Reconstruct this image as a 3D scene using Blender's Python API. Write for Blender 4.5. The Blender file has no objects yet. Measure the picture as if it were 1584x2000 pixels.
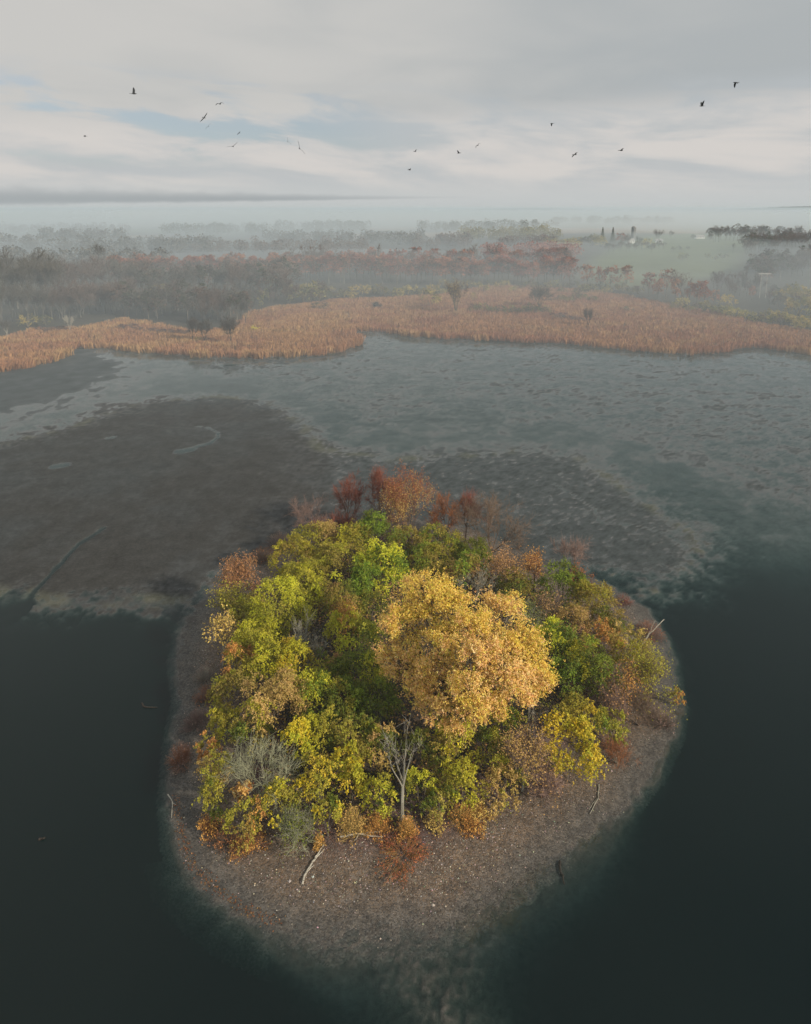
import bpy, math, random
import numpy as np
from mathutils import Vector

# ------------------------------------------------------------------ camera
S = bpy.context.scene
CAMZ = 50.0
F = 1300.0                      # focal length in photo pixels (photo 1584 x 2000)
V0 = 637.0                      # row of the optical axis
PITCH = math.radians(10.0)
cam = bpy.data.cameras.new("camera")
cam.sensor_fit = 'VERTICAL'
cam.sensor_height = 36.0
cam.sensor_width = 36.0
cam.lens = F / 2000.0 * 36.0
cam.shift_y = -(1000.0 - V0) / 2000.0
cam.clip_start = 0.5
cam.clip_end = 60000.0
camo = bpy.data.objects.new("camera", cam)
S.collection.objects.link(camo)
camo.location = (0, 0, CAMZ)
camo.rotation_euler = (math.pi / 2 - PITCH, 0, 0)
S.camera = camo

# ------------------------------------------------------------------ world, sun, exposure
SUN_EL, SUN_AZ = math.radians(27.0), math.radians(122.0)   # azimuth clockwise from straight ahead
vs = S.view_settings
vs.view_transform = 'Standard'
vs.look = 'None'
vs.exposure = 0.0
vs.gamma = 1.0
vs.use_curve_mapping = False
S.cycles.use_denoising = True
S.cycles.volume_bounces = 1
S.cycles.max_bounces = 6
S.cycles.diffuse_bounces = 2
S.cycles.glossy_bounces = 2
S.cycles.transmission_bounces = 2
S.cycles.transparent_max_bounces = 8
S.cycles.sample_clamp_indirect = 4.0


class NT:
    """Small helper for node trees."""
    def __init__(self, tree):
        self.t = tree
        tree.nodes.clear()

    def n(self, kind, **kw):
        nd = self.t.nodes.new(kind)
        for k, v in kw.items():
            setattr(nd, k, v)
        return nd

    def link(self, a, b):
        self.t.links.new(a, b)

    def val(self, sock, x):
        if hasattr(x, 'is_linked'):
            self.t.links.new(x, sock)
        else:
            sock.default_value = x

    def m(self, op, a, b=0.0, c=0.0, clamp=False):
        nd = self.n('ShaderNodeMath', operation=op)
        nd.use_clamp = clamp
        self.val(nd.inputs[0], a)
        self.val(nd.inputs[1], b)
        self.val(nd.inputs[2], c)
        return nd.outputs[0]

    def mr(self, x, a, b, c=0.0, d=1.0, smooth=True):
        nd = self.n('ShaderNodeMapRange')
        nd.interpolation_type = 'SMOOTHSTEP' if smooth else 'LINEAR'
        self.val(nd.inputs[0], x)
        for i, q in enumerate((a, b, c, d)):
            self.val(nd.inputs[1 + i], q)
        return nd.outputs[0]

    def mix(self, f, a, b):
        nd = self.n('ShaderNodeMix', data_type='RGBA')
        self.val(nd.inputs[0], f)
        for s_, q in ((nd.inputs[6], a), (nd.inputs[7], b)):
            if hasattr(q, 'is_linked'):
                self.t.links.new(q, s_)
            else:
                s_.default_value = (*q, 1.0) if len(q) == 3 else q
        return nd.outputs[2]

    def noise(self, vec, scale, detail=4.0, rough=0.55, dist=0.0):
        nd = self.n('ShaderNodeTexNoise')
        if vec is not None:
            self.link(vec, nd.inputs['Vector'])
        nd.inputs['Scale'].default_value = scale
        nd.inputs['Detail'].default_value = detail
        nd.inputs['Roughness'].default_value = rough
        nd.inputs['Distortion'].default_value = dist
        return nd.outputs[0]

    def comb(self, x, y, z):
        nd = self.n('ShaderNodeCombineXYZ')
        for i, q in enumerate((x, y, z)):
            self.val(nd.inputs[i], q)
        return nd.outputs[0]


W = bpy.data.worlds.new("World")
S.world = W
W.use_nodes = True
w = NT(W.node_tree)
SKY_STRENGTH = 0.1
tc = w.n('ShaderNodeTexCoord')
sep = w.n('ShaderNodeSeparateXYZ')
w.link(tc.outputs['Generated'], sep.inputs[0])
dx, dy, dz = sep.outputs
el = w.m('MULTIPLY', w.m('ARCSINE', dz), 180 / math.pi)              # degrees above the horizon
az = w.m('MULTIPLY', w.m('ARCTAN2', dx, dy), 180 / math.pi)          # degrees right of straight ahead
sky = w.n('ShaderNodeTexSky')
sky.sky_type = 'NISHITA'
sky.sun_disc = False
sky.sun_elevation = SUN_EL
sky.sun_rotation = SUN_AZ
sky.air_density = 1.0
sky.dust_density = 1.5
sky.ozone_density = 2.0
# cloud deck seen in perspective: one flat layer, so its pattern crowds towards the horizon
den = w.m('ADD', w.m('MAXIMUM', dz, 0.0), 0.09)
px_ = w.m('DIVIDE', dx, den)
py_ = w.m('DIVIDE', dy, den)
deck = w.comb(px_, py_, 0.0)
n_big = w.noise(deck, 0.45, 3.0, 0.45, 0.5)
n_fine = w.noise(deck, 1.2, 4.0, 0.5, 0.6)
streak = w.noise(w.comb(w.m('MULTIPLY', az, 0.085), w.m('MULTIPLY', w.m('ADD', el, w.m('MULTIPLY', az, 0.07)), 0.40), 3.7), 1.0, 7.0, 0.56, 0.35)
cl_dark = (4.25, 4.50, 4.60)
cl_lite = (5.80, 5.72, 5.52)
cl_warm = (6.6, 6.3, 6.02)
tone = w.m('ADD', w.m('MULTIPLY', n_big, 0.65), w.m('MULTIPLY', n_fine, 0.35))
tone = w.m('ADD', tone, w.m('MULTIPLY', az, -0.0065))
# the grey deck overhead ends along a soft slanting edge about eight degrees up; brighter thin cloud lies below it
edge = w.m('ADD', w.m('ADD', el, w.m('MULTIPLY', az, -0.03)), w.m('MULTIPLY', w.m('SUBTRACT', streak, 0.5), 4.0))
deckm = w.mr(edge, 6.2, 9.2)
c_deck = w.mix(w.mr(tone, 0.30, 0.68), cl_dark, cl_lite)
c_low = w.mix(w.mr(streak, 0.36, 0.64), (5.05, 5.25, 5.35), cl_warm)
c_low = w.mix(w.mr(el, 3.2, 0.6), c_low, (5.55, 5.68, 5.65))
cloud = w.mix(deckm, c_low, c_deck)
# breaks in the cloud where the blue shows
gap_n = w.mr(streak, 0.52, 0.38)
gap_r = w.m('MULTIPLY', w.mr(el, 2.6, 5.2), w.mr(el, 11.0, 8.2))
gap_a = w.mr(az, 2.0, -9.0)
gap = w.m('MULTIPLY', w.m('MULTIPLY', gap_n, gap_r), w.m('ADD', w.m('MULTIPLY', gap_a, 0.75), 0.2))
up_gap = w.m('MULTIPLY', w.mr(n_big, 0.44, 0.30), w.mr(el, 30.0, 50.0, 0.0, 0.7))
gap = w.m('MAXIMUM', w.m('MULTIPLY', gap, 0.48), up_gap, clamp=True)
skycol = w.mix(gap, cloud, sky.outputs[0])
# the long dark bank of low cloud lying on the horizon on the left, thinning to the right
bk_n = w.noise(w.comb(w.m('MULTIPLY', az, 0.5), w.m('MULTIPLY', el, 1.0), 0.0), 1.0, 5.0, 0.6)
bk_c = w.m('ADD', w.m('MULTIPLY', az, 0.006), 0.92)
bk_h = w.mr(az, -33.0, 6.0, 0.62, 0.03, smooth=False)
bk_h = w.m('MULTIPLY', bk_h, w.m('ADD', w.m('MULTIPLY', bk_n, 1.3), 0.4))
bk_d = w.m('SUBTRACT', el, bk_c)
bk_up = w.mr(w.m('DIVIDE', bk_d, bk_h), 1.9, -0.1)
bk_dn = w.mr(w.m('DIVIDE', bk_d, bk_h), -1.0, -0.3)
bank = w.m('MULTIPLY', w.m('MULTIPLY', bk_up, bk_dn), w.mr(az, 9.0, -14.0, 0.0, 0.8))
skycol = w.mix(bank, skycol, (3.2, 3.45, 3.6))
bg = w.n('ShaderNodeBackground')
w.link(skycol, bg.inputs['Color'])
bg.inputs['Strength'].default_value = SKY_STRENGTH
wo = w.n('ShaderNodeOutputWorld')
w.link(bg.outputs[0], wo.inputs['Surface'])

sl = bpy.data.lights.new("sun", 'SUN')
sl.energy = 4.7
sl.angle = math.radians(2.5)
sl.color = (1.0, 0.87, 0.70)
so = bpy.data.objects.new("sun", sl)
S.collection.objects.link(so)
sdir = Vector((math.sin(SUN_AZ) * math.cos(SUN_EL), math.cos(SUN_AZ) * math.cos(SUN_EL), math.sin(SUN_EL)))
so.rotation_euler = sdir.to_track_quat('Z', 'Y').to_euler()
so.location = (60, -40, 80)

# ------------------------------------------------------------------ geometry helpers
rng = np.random.default_rng(7)


def ray(u, v):
    x, yv = (u - 792.0) / F, -(v - V0) / F
    c, s = math.cos(PITCH), math.sin(PITCH)
    return np.array([x, c + yv * s, -s + yv * c])


def P(u, v, z=0.0):
    """Place on the level z that is seen in this direction."""
    d = ray(u, v)
    t = (z - CAMZ) / d[2]
    return np.array([d[0] * t, d[1] * t, z])


def mpp(u, v, z=0.0):
    """Metres per photo pixel there."""
    d = ray(u, v)
    return ((z - CAMZ) / d[2]) / F


def poly(pts, z=0.0):
    return np.array([P(u, v, z)[:2] for u, v in pts])


def sdf(pg, X, Y):
    """Signed distance to a polygon in metres, positive inside."""
    shp = X.shape
    x, y = X.ravel(), Y.ravel()
    d2 = np.full(x.shape, 1e18)
    ins = np.zeros(x.shape, bool)
    n = len(pg)
    for i in range(n):
        ax, ay = pg[i]
        bx, by = pg[(i + 1) % n]
        ex, ey = bx - ax, by - ay
        t = np.clip(((x - ax) * ex + (y - ay) * ey) / (ex * ex + ey * ey + 1e-12), 0, 1)
        d2 = np.minimum(d2, (x - ax - t * ex) ** 2 + (y - ay - t * ey) ** 2)
        c = ((ay > y) != (by > y)) & (x < (bx - ax) * (y - ay) / (by - ay + 1e-12) + ax)
        ins ^= c
    d = np.sqrt(d2)
    return np.where(ins, d, -d).reshape(shp)


def line_dist(pts, X, Y):
    d2 = np.full(X.shape, 1e18)
    for (ax, ay), (bx, by) in zip(pts[:-1], pts[1:]):
        ex, ey = bx - ax, by - ay
        t = np.clip(((X - ax) * ex + (Y - ay) * ey) / (ex * ex + ey * ey + 1e-12), 0, 1)
        d2 = np.minimum(d2, (X - ax - t * ex) ** 2 + (Y - ay - t * ey) ** 2)
    return np.sqrt(d2)


def ss(a, b, x):
    t = np.clip((x - a) / (b - a), 0, 1)
    return t * t * (3 - 2 * t)


def _h(ix, iy, seed):
    n = (ix * 374761393 + iy * 668265263 + seed * 1442695041) & 0xFFFFFFFF
    n = ((n ^ (n >> 13)) * 1274126177) & 0xFFFFFFFF
    return ((n ^ (n >> 16)) & 0xFFFF) / 65535.0


def vnoise(x, y, seed=0):
    ix, iy = np.floor(x).astype(np.int64), np.floor(y).astype(np.int64)
    fx, fy = x - ix, y - iy
    fx, fy = fx * fx * (3 - 2 * fx), fy * fy * (3 - 2 * fy)
    a, b = _h(ix, iy, seed), _h(ix + 1, iy, seed)
    c, d = _h(ix, iy + 1, seed), _h(ix + 1, iy + 1, seed)
    return (a * (1 - fx) + b * fx) * (1 - fy) + (c * (1 - fx) + d * fx) * fy


def fbm(x, y, octs=4, seed=0, gain=0.5):
    s, a, t = 0.0, 1.0, 0.0
    for o in range(octs):
        s = s + a * vnoise(x * 2 ** o + 17.3 * o, y * 2 ** o - 9.1 * o, seed + o)
        t += a
        a *= gain
    return s / t


def unit(a):
    return a / (np.linalg.norm(a, axis=-1, keepdims=True) + 1e-9)


def mesh_np(name, verts, faces, mat=None, col=None, smooth=False, attrs=None):
    """Mesh from numpy arrays; faces is an (n, k) index array."""
    me = bpy.data.meshes.new(name)
    verts = np.asarray(verts, np.float32)
    faces = np.asarray(faces, np.int32)
    k = faces.shape[1]
    me.vertices.add(len(verts))
    me.vertices.foreach_set('co', verts.ravel())
    me.loops.add(faces.size)
    me.loops.foreach_set('vertex_index', faces.ravel())
    me.polygons.add(len(faces))
    me.polygons.foreach_set('loop_start', np.arange(0, faces.size, k, dtype=np.int32))
    me.polygons.foreach_set('use_smooth', np.full(len(faces), smooth, bool))
    me.update(calc_edges=True)
    if col is not None:
        a = me.color_attributes.new('col', 'FLOAT_COLOR', 'POINT')
        c4 = np.ones((len(verts), 4), np.float32)
        c4[:, :3] = col
        a.data.foreach_set('color', c4.ravel())
    for nm, arr in (attrs or {}).items():
        a = me.attributes.new(nm, 'FLOAT', 'POINT')
        a.data.foreach_set('value', np.asarray(arr, np.float32).ravel())
    if mat:
        me.materials.append(mat)
    return me


def link(name, data, parent=None, loc=None):
    o = bpy.data.objects.new(name, data)
    S.collection.objects.link(o)
    if parent:
        o.parent = parent
    if loc is not None:
        o.location = loc
    return o


def tag(o, label=None, cat=None, group=None, kind=None):
    if label:
        o['label'] = label
    if cat:
        o['category'] = cat
    if group:
        o['group'] = group
    if kind:
        o['kind'] = kind
    return o


def thing(name, loc, label, cat, group=None, rz=0.0):
    e = bpy.data.objects.new(name, None)
    e.empty_display_size = 0.3
    S.collection.objects.link(e)
    e.location = tuple(float(q) for q in loc)
    e.rotation_euler = (0, 0, rz)
    return tag(e, label, cat, group)


def grid_faces(nr, nc):
    i = np.arange(nr - 1)[:, None] * nc + np.arange(nc - 1)[None, :]
    return np.stack([i, i + 1, i + nc + 1, i + nc], -1).reshape(-1, 4)


# ------------------------------------------------------------------ materials
def mat_new(name):
    m = bpy.data.materials.new(name)
    m.use_nodes = True
    return m, NT(m.node_tree)


def leaf_mat(name, trans=0.3, rough=0.6):
    m, t = mat_new(name)
    at = t.n('ShaderNodeAttribute', attribute_name='col')
    oi = t.n('ShaderNodeObjectInfo')
    hs = t.n('ShaderNodeHueSaturation')
    t.link(at.outputs['Color'], hs.inputs['Color'])
    t.link(t.mr(oi.outputs['Random'], 0, 1, 0.488, 0.512, False), hs.inputs['Hue'])
    t.link(t.mr(oi.outputs['Random'], 0, 1, 0.88, 1.1, False), hs.inputs['Value'])
    p = t.n('ShaderNodeBsdfPrincipled')
    t.link(hs.outputs[0], p.inputs['Base Color'])
    p.inputs['Roughness'].default_value = rough
    p.inputs['Specular IOR Level'].default_value = 0.25
    tr = t.n('ShaderNodeBsdfTranslucent')
    t.link(hs.outputs[0], tr.inputs['Color'])
    mx = t.n('ShaderNodeMixShader')
    mx.inputs[0].default_value = trans
    t.link(p.outputs[0], mx.inputs[1])
    t.link(tr.outputs[0], mx.inputs[2])
    o = t.n('ShaderNodeOutputMaterial')
    t.link(mx.outputs[0], o.inputs['Surface'])
    return m


def attr_mat(name, rough=0.8, nscale=6.0, namt=0.3, bump=0.2, spec=0.3):
    m, t = mat_new(name)
    at = t.n('ShaderNodeAttribute', attribute_name='col')
    g = t.n('ShaderNodeTexCoord')
    nz = t.noise(g.outputs['Object'], nscale, 5.0, 0.6)
    c = t.n('ShaderNodeHueSaturation')
    t.link(at.outputs['Color'], c.inputs['Color'])
    t.link(t.mr(nz, 0.25, 0.75, 1 - namt, 1 + namt, False), c.inputs['Value'])
    p = t.n('ShaderNodeBsdfPrincipled')
    t.link(c.outputs[0], p.inputs['Base Color'])
    p.inputs['Roughness'].default_value = rough
    p.inputs['Specular IOR Level'].default_value = spec
    if bump:
        b = t.n('ShaderNodeBump')
        b.inputs['Strength'].default_value = bump
        b.inputs['Distance'].default_value = 0.05
        t.link(nz, b.inputs['Height'])
        t.link(b.outputs[0], p.inputs['Normal'])
    o = t.n('ShaderNodeOutputMaterial')
    t.link(p.outputs[0], o.inputs['Surface'])
    return m


M_LEAF = leaf_mat('leaf_foliage', 0.3)
M_DRY = leaf_mat('dry_foliage', 0.15, 0.75)
M_BARK = attr_mat('bark', 0.85, 14.0, 0.35, 0.5)
M_TWIG = attr_mat('twig', 0.85, 3.0, 0.2, 0.0)
M_PEB = attr_mat('pebble', 0.6, 30.0, 0.2, 0.0, 0.4)
M_FEATHER = attr_mat('feather', 0.7, 8.0, 0.2, 0.0)
M_PAINT = attr_mat('painted_boards', 0.6, 4.0, 0.12, 0.0)


def mud_mat():
    m, t = mat_new('wet_mud')
    at = t.n('ShaderNodeAttribute', attribute_name='col')
    wt = t.n('ShaderNodeAttribute', attribute_name='wet')
    g = t.n('ShaderNodeTexCoord')
    n1 = t.noise(g.outputs['Object'], 0.35, 5.0, 0.6)
    n2 = t.noise(g.outputs['Object'], 2.6, 5.0, 0.65)
    n3 = t.noise(g.outputs['Object'], 9.0, 3.0, 0.6)
    v = t.m('ADD', t.m('MULTIPLY', n1, 0.3), t.m('ADD', t.m('MULTIPLY', n2, 0.45), t.m('MULTIPLY', n3, 0.25)))
    c = t.n('ShaderNodeHueSaturation')
    t.link(at.outputs['Color'], c.inputs['Color'])
    t.link(t.mr(v, 0.34, 0.66, 0.55, 1.5, False), c.inputs['Value'])
    p = t.n('ShaderNodeBsdfPrincipled')
    t.link(c.outputs[0], p.inputs['Base Color'])
    t.link(t.mr(wt.outputs['Fac'], 0, 1, 0.9, 0.5, False), p.inputs['Roughness'])
    t.link(t.mr(wt.outputs['Fac'], 0, 1, 0.03, 0.3, False), p.inputs['Specular IOR Level'])
    b = t.n('ShaderNodeBump')
    b.inputs['Strength'].default_value = 0.7
    b.inputs['Distance'].default_value = 0.06
    t.link(t.m('ADD', n2, n3), b.inputs['Height'])
    t.link(b.outputs[0], p.inputs['Normal'])
    o = t.n('ShaderNodeOutputMaterial')
    t.link(p.outputs[0], o.inputs['Surface'])
    return m


def gravel_mat():
    m, t = mat_new('gravel_beach')
    at = t.n('ShaderNodeAttribute', attribute_name='col')
    g = t.n('ShaderNodeTexCoord')
    vo = t.n('ShaderNodeTexVoronoi')
    vo.inputs['Scale'].default_value = 9.0
    t.link(g.outputs['Object'], vo.inputs['Vector'])
    sp = t.n('ShaderNodeSeparateColor')
    t.link(vo.outputs['Color'], sp.inputs[0])
    n1 = t.noise(g.outputs['Object'], 0.8, 5.0, 0.6)
    val = t.m('MULTIPLY', t.mr(sp.outputs[0], 0, 1, 0.5, 1.6, False), t.mr(n1, 0.3, 0.7, 0.7, 1.3, False))
    c = t.n('ShaderNodeHueSaturation')
    t.link(at.outputs['Color'], c.inputs['Color'])
    t.link(val, c.inputs['Value'])
    t.link(t.mr(sp.outputs[1], 0, 1, 0.6, 1.3, False), c.inputs['Saturation'])
    p = t.n('ShaderNodeBsdfPrincipled')
    t.link(c.outputs[0], p.inputs['Base Color'])
    p.inputs['Roughness'].default_value = 0.8
    b = t.n('ShaderNodeBump')
    b.inputs['Strength'].default_value = 0.8
    b.inputs['Distance'].default_value = 0.05
    t.link(t.m('ADD', t.m('MULTIPLY', vo.outputs['Distance'], -1.0), t.m('MULTIPLY', n1, 0.4)), b.inputs['Height'])
    t.link(b.outputs[0], p.inputs['Normal'])
    o = t.n('ShaderNodeOutputMaterial')
    t.link(p.outputs[0], o.inputs['Surface'])
    return m


def land_mat():
    m, t = mat_new('land_cover')
    at = t.n('ShaderNodeAttribute', attribute_name='col')
    g = t.n('ShaderNodeTexCoord')
    n1 = t.noise(g.outputs['Object'], 0.03, 6.0, 0.6)
    n2 = t.noise(g.outputs['Object'], 0.4, 4.0, 0.6)
    c = t.n('ShaderNodeHueSaturation')
    t.link(at.outputs['Color'], c.inputs['Color'])
    t.link(t.mr(t.m('ADD', t.m('MULTIPLY', n1, 0.6), t.m('MULTIPLY', n2, 0.4)), 0.3, 0.7, 0.65, 1.35, False), c.inputs['Value'])
    p = t.n('ShaderNodeBsdfPrincipled')
    t.link(c.outputs[0], p.inputs['Base Color'])
    p.inputs['Roughness'].default_value = 0.95
    p.inputs['Specular IOR Level'].default_value = 0.1
    o = t.n('ShaderNodeOutputMaterial')
    t.link(p.outputs[0], o.inputs['Surface'])
    return m


def water_mat():
    m, t = mat_new('lake_water')
    g = t.n('ShaderNodeTexCoord')
    n1 = t.noise(g.outputs['Object'], 0.9, 3.0, 0.5)
    n2 = t.noise(g.outputs['Object'], 0.05, 3.0, 0.5)
    b = t.n('ShaderNodeBump')
    b.inputs['Distance'].default_value = 0.012
    t.link(t.mr(n2, 0.35, 0.65, 0.02, 0.25), b.inputs['Strength'])
    t.link(n1, b.inputs['Height'])
    fr = t.n('ShaderNodeFresnel')
    ge = t.n('ShaderNodeNewGeometry')      # same reflectance from either side, as light is not bent at this surface
    t.link(t.mr(ge.outputs['Backfacing'], 0, 1, 1.325, 1 / 1.325, False), fr.inputs['IOR'])
    t.link(b.outputs[0], fr.inputs['Normal'])
    gl = t.n('ShaderNodeBsdfGlossy')
    gl.inputs['Roughness'].default_value = 0.04
    t.link(b.outputs[0], gl.inputs['Normal'])
    tr = t.n('ShaderNodeBsdfTransparent')
    mx = t.n('ShaderNodeMixShader')
    t.link(fr.outputs[0], mx.inputs[0])
    t.link(tr.outputs[0], mx.inputs[1])
    t.link(gl.outputs[0], mx.inputs[2])
    va = t.n('ShaderNodeVolumeAbsorption')
    va.inputs['Color'].default_value = (0.31, 0.52, 0.50, 1)
    va.inputs['Density'].default_value = 4.6
    vsc = t.n('ShaderNodeVolumeScatter')          # fine algae in the water
    vsc.inputs['Color'].default_value = (0.22, 0.75, 0.72, 1)
    vsc.inputs['Density'].default_value = 0.10
    ad = t.n('ShaderNodeAddShader')
    t.link(va.outputs[0], ad.inputs[0])
    t.link(vsc.outputs[0], ad.inputs[1])
    o = t.n('ShaderNodeOutputMaterial')
    t.link(mx.outputs[0], o.inputs['Surface'])
    t.link(ad.outputs[0], o.inputs['Volume'])
    return m


# ------------------------------------------------------------------ lake bed, island ground, water, land
ISL = poly([(342, 1640), (333, 1560), (340, 1450), (356, 1360), (344, 1285), (362, 1225), (395, 1180), (440, 1130), (500, 1082), (580, 1040),
            (680, 1012), (800, 1008), (930, 1032), (1010, 1072), (1110, 1118), (1200, 1150), (1262, 1190), (1290, 1235), (1312, 1310),
            (1322, 1380), (1312, 1435), (1275, 1510), (1205, 1590), (1115, 1660), (1010, 1732), (930, 1790), (850, 1830), (760, 1845),
            (660, 1850), (560, 1830), (470, 1790), (400, 1742), (362, 1700)])
MUD = poly([(-260, 930), (-60, 878), (0, 862), (140, 828), (230, 796), (300, 780), (420, 770), (500, 776), (560, 792), (610, 832), (640, 872), (760, 890),
            (900, 884), (1030, 872), (1130, 886), (1240, 950), (1330, 1010), (1395, 1060), (1398, 1110), (1350, 1160), (1285, 1182), (1215, 1150),
            (1150, 1128), (1000, 1120), (800, 1100), (500, 1120), (420, 1180), (392, 1215), (356, 1225), (350, 1195), (260, 1190), (150, 1188),
            (62, 1192), (20, 1178), (-260, 1160)])
MUDL = poly([(-260, 930), (-60, 878), (0, 862), (140, 828), (230, 796), (300, 780), (420, 770), (500, 776), (560, 792), (600, 832), (610, 900),
             (560, 1000), (440, 1080), (380, 1150), (350, 1190), (60, 1190), (-260, 1160)])
FAR = poly([(560, 600), (720, 642), (800, 652), (1000, 664), (1300, 690), (1460, 675), (1800, 690), (1800, 1000), (1500, 990), (1420, 950), (1340, 905), (1270, 880),
            (1170, 838), (1050, 845), (900, 850), (700, 860), (620, 840), (560, 780), (430, 740), (330, 700), (240, 690), (400, 670)])
COVE = poly([(-260, 700), (120, 640), (170, 680), (245, 700), (225, 740), (160, 772), (80, 800), (-30, 812), (-260, 840)])
SPIT = poly([(1165, 838), (1230, 858), (1300, 888), (1370, 918), (1430, 955), (1480, 985), (1530, 970), (1480, 925), (1400, 890), (1300, 850), (1220, 830)])
TONGUE = poly([(560, 1822), (640, 1858), (735, 1862), (740, 1900), (720, 2000), (690, 2200), (1150, 2200), (1100, 2000), (1020, 1920), (950, 1862), (935, 1800), (850, 1822), (700, 1836)])
RIM = poly([(60, 1150), (200, 1158), (330, 1160), (356, 1195), (330, 1208), (200, 1200), (60, 1196)])


def bed_height(X, Y):
    n_c = fbm(X / 26, Y / 26, 4, 3) - 0.5
    n_m = fbm(X / 3.2, Y / 3.2, 4, 11) - 0.5
    n_f = fbm(X / 0.8, Y / 0.8, 3, 23, 0.7) - 0.5
    n_g = (fbm(X / 0.3, Y / 0.3, 2, 29) - 0.5) * ss(90, 70, Y)
    n_s = fbm(X / 7.0, Y / 3.0, 4, 37) - 0.5
    far_in = ss(58, 106, Y + 10 * n_c + 0.22 * np.clip(X - 18, 0, 60))
    h = -1.1 + 0.6 * n_c + (1.03 - 0.42 * n_c) * far_in + 0.12 * n_m * far_in + 0.10 * n_f * far_in
    # slope of the beds close to the island
    di = sdf(ISL, X, Y)
    do = np.maximum(-di + 2.2 * n_m * ss(42, 55, Y), 0)
    gw = 0.3 + 2.6 * ss(50, 40, Y) * ss(-13, -3, X)
    h = np.maximum(h, -0.02 - 0.06 * np.minimum(do, gw) - (0.5 - 0.3 * ss(52, 42, Y) * ss(-13, -3, X)) * np.maximum(do - gw, 0) - 0.03 * ss(52, 42, Y) + (0.06 * n_m + 0.08 * n_f) * ss(42, 55, Y) + 0.10 * n_g)
    # shallow flats on the far side
    df = sdf(FAR, X, Y)
    hf = -0.045 + 0.17 * n_s + 0.14 * n_m + 0.28 * n_f + 0.10 * n_c
    h = h + (hf - h) * ss(-5, 14, df + 22 * n_c + 8 * n_m)
    dc = sdf(COVE, X, Y)
    h = h + ((0.03 + 0.05 * n_m + 0.03 * n_c) - h) * ss(-6, 8, dc + 12 * n_m)
    dm = sdf(MUD, X, Y)
    dl = sdf(MUDL, X, Y)
    inl = ss(-6, 10, dl + 10 * n_m)
    hm = 0.026 + 0.03 * inl + 0.04 * n_m + (0.17 - 0.11 * inl) * n_f + 0.04 * n_c
    h = h + (hm - h) * ss(-6, 6, dm + 6 * n_m + 8.0 * n_f + 3 * n_c)
    ds = sdf(SPIT, X, Y)
    h = h + (np.maximum(h, -0.02 + 0.10 * n_m + 0.18 * n_f) - h) * ss(-5, 5, ds + 10 * n_m)
    dt = sdf(TONGUE, X, Y)
    h = h + (np.maximum(h, -0.05 + 0.03 * n_f + 0.03 * n_m + 0.30 * n_g) - h) * ss(-2.5, 4.5, dt + 4 * n_m)
    dr = sdf(RIM, X, Y)
    h = h + (np.maximum(h, 0.0 + 0.22 * n_f) - h) * ss(-1.4, 1.6, dr + 2.6 * n_m + 2.5 * n_f)

    def groove(px, width, depth, wig=0.6):
        pts = poly(px)
        d = line_dist([tuple(q) for q in pts], X + wig * n_m * 2, Y + wig * n_m * 2)
        return depth * (1 - ss(width * 0.4, width, d))
    h = h - groove([(30, 1200), (62, 1165), (95, 1125), (130, 1085), (165, 1055), (205, 1030)], 0.5, 0.26)
    h = h - groove([(20, 1205), (48, 1178)], 1.6, 0.4)
    h = h - groove([(1080, 945), (1120, 965), (1160, 995), (1166, 1012), (1174, 1022), (1235, 1024), (1300, 1042), (1345, 1070), (1385, 1110)], 0.3, 0.09, 0.2)
    for px, wd in (([(352, 882), (372, 878)], 1.9), ([(385, 872), (408, 866)], 0.9), ([(408, 866), (426, 854), (426, 846)], 0.55),
                   ([(426, 846), (408, 836), (380, 832)], 0.35), ([(108, 911), (126, 908)], 1.7), ([(210, 856), (221, 854)], 0.9)):
        h = h - groove(px, wd, 0.22, 0.15)
    return h, di, dl, df, dm, n_m, n_f, n_c


NR, NC = 580, 410
ys = np.exp(np.linspace(math.log(14.0), math.log(330.0), NR))
tt = np.concatenate([np.linspace(-1.25, -0.68, 40, endpoint=False), np.linspace(-0.68, 0.68, NC - 80), np.linspace(0.69, 1.25, 40)])
X, Y = tt[None, :] * (ys[:, None] + 8.0), np.repeat(ys[:, None], NC, 1)
H, DI, DL, DF, DM, NM, NF, NCo = bed_height(X, Y)
H = np.where(DI > 1.5, np.minimum(H, -0.25), H)
c_mud = np.array([0.046, 0.051, 0.052])
c_brown = np.array([0.046, 0.046, 0.044])
c_teal = np.array([0.046, 0.055, 0.056])
c_alg = np.array([0.10, 0.105, 0.075])
k1 = ss(-0.2, 0.22, NCo + 0.3 * NM)[..., None]
colb = c_mud * (1 - k1) + c_brown * k1
k2 = ss(4, -12, DL + 20 * NCo)[..., None]
colb = colb * (1 - k2) + c_teal * k2
k3 = (ss(2.5, 0.3, np.abs(DM - 2.0)) * ss(-0.1, 0.15, NM))[..., None] * 0.6
colb = colb * (1 - k3) + c_alg * k3
k4 = ss(-2, 3, sdf(TONGUE, X, Y))[..., None]
colb = colb * (1 - k4) + np.array([0.070, 0.066, 0.058]) * k4
k5 = ss(-3.5, -0.5, DI)[..., None] * (1 - k4) * ss(95, 80, Y)[..., None]
colb = colb * (1 - k5) + np.array([0.078, 0.071, 0.062]) * k5
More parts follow.
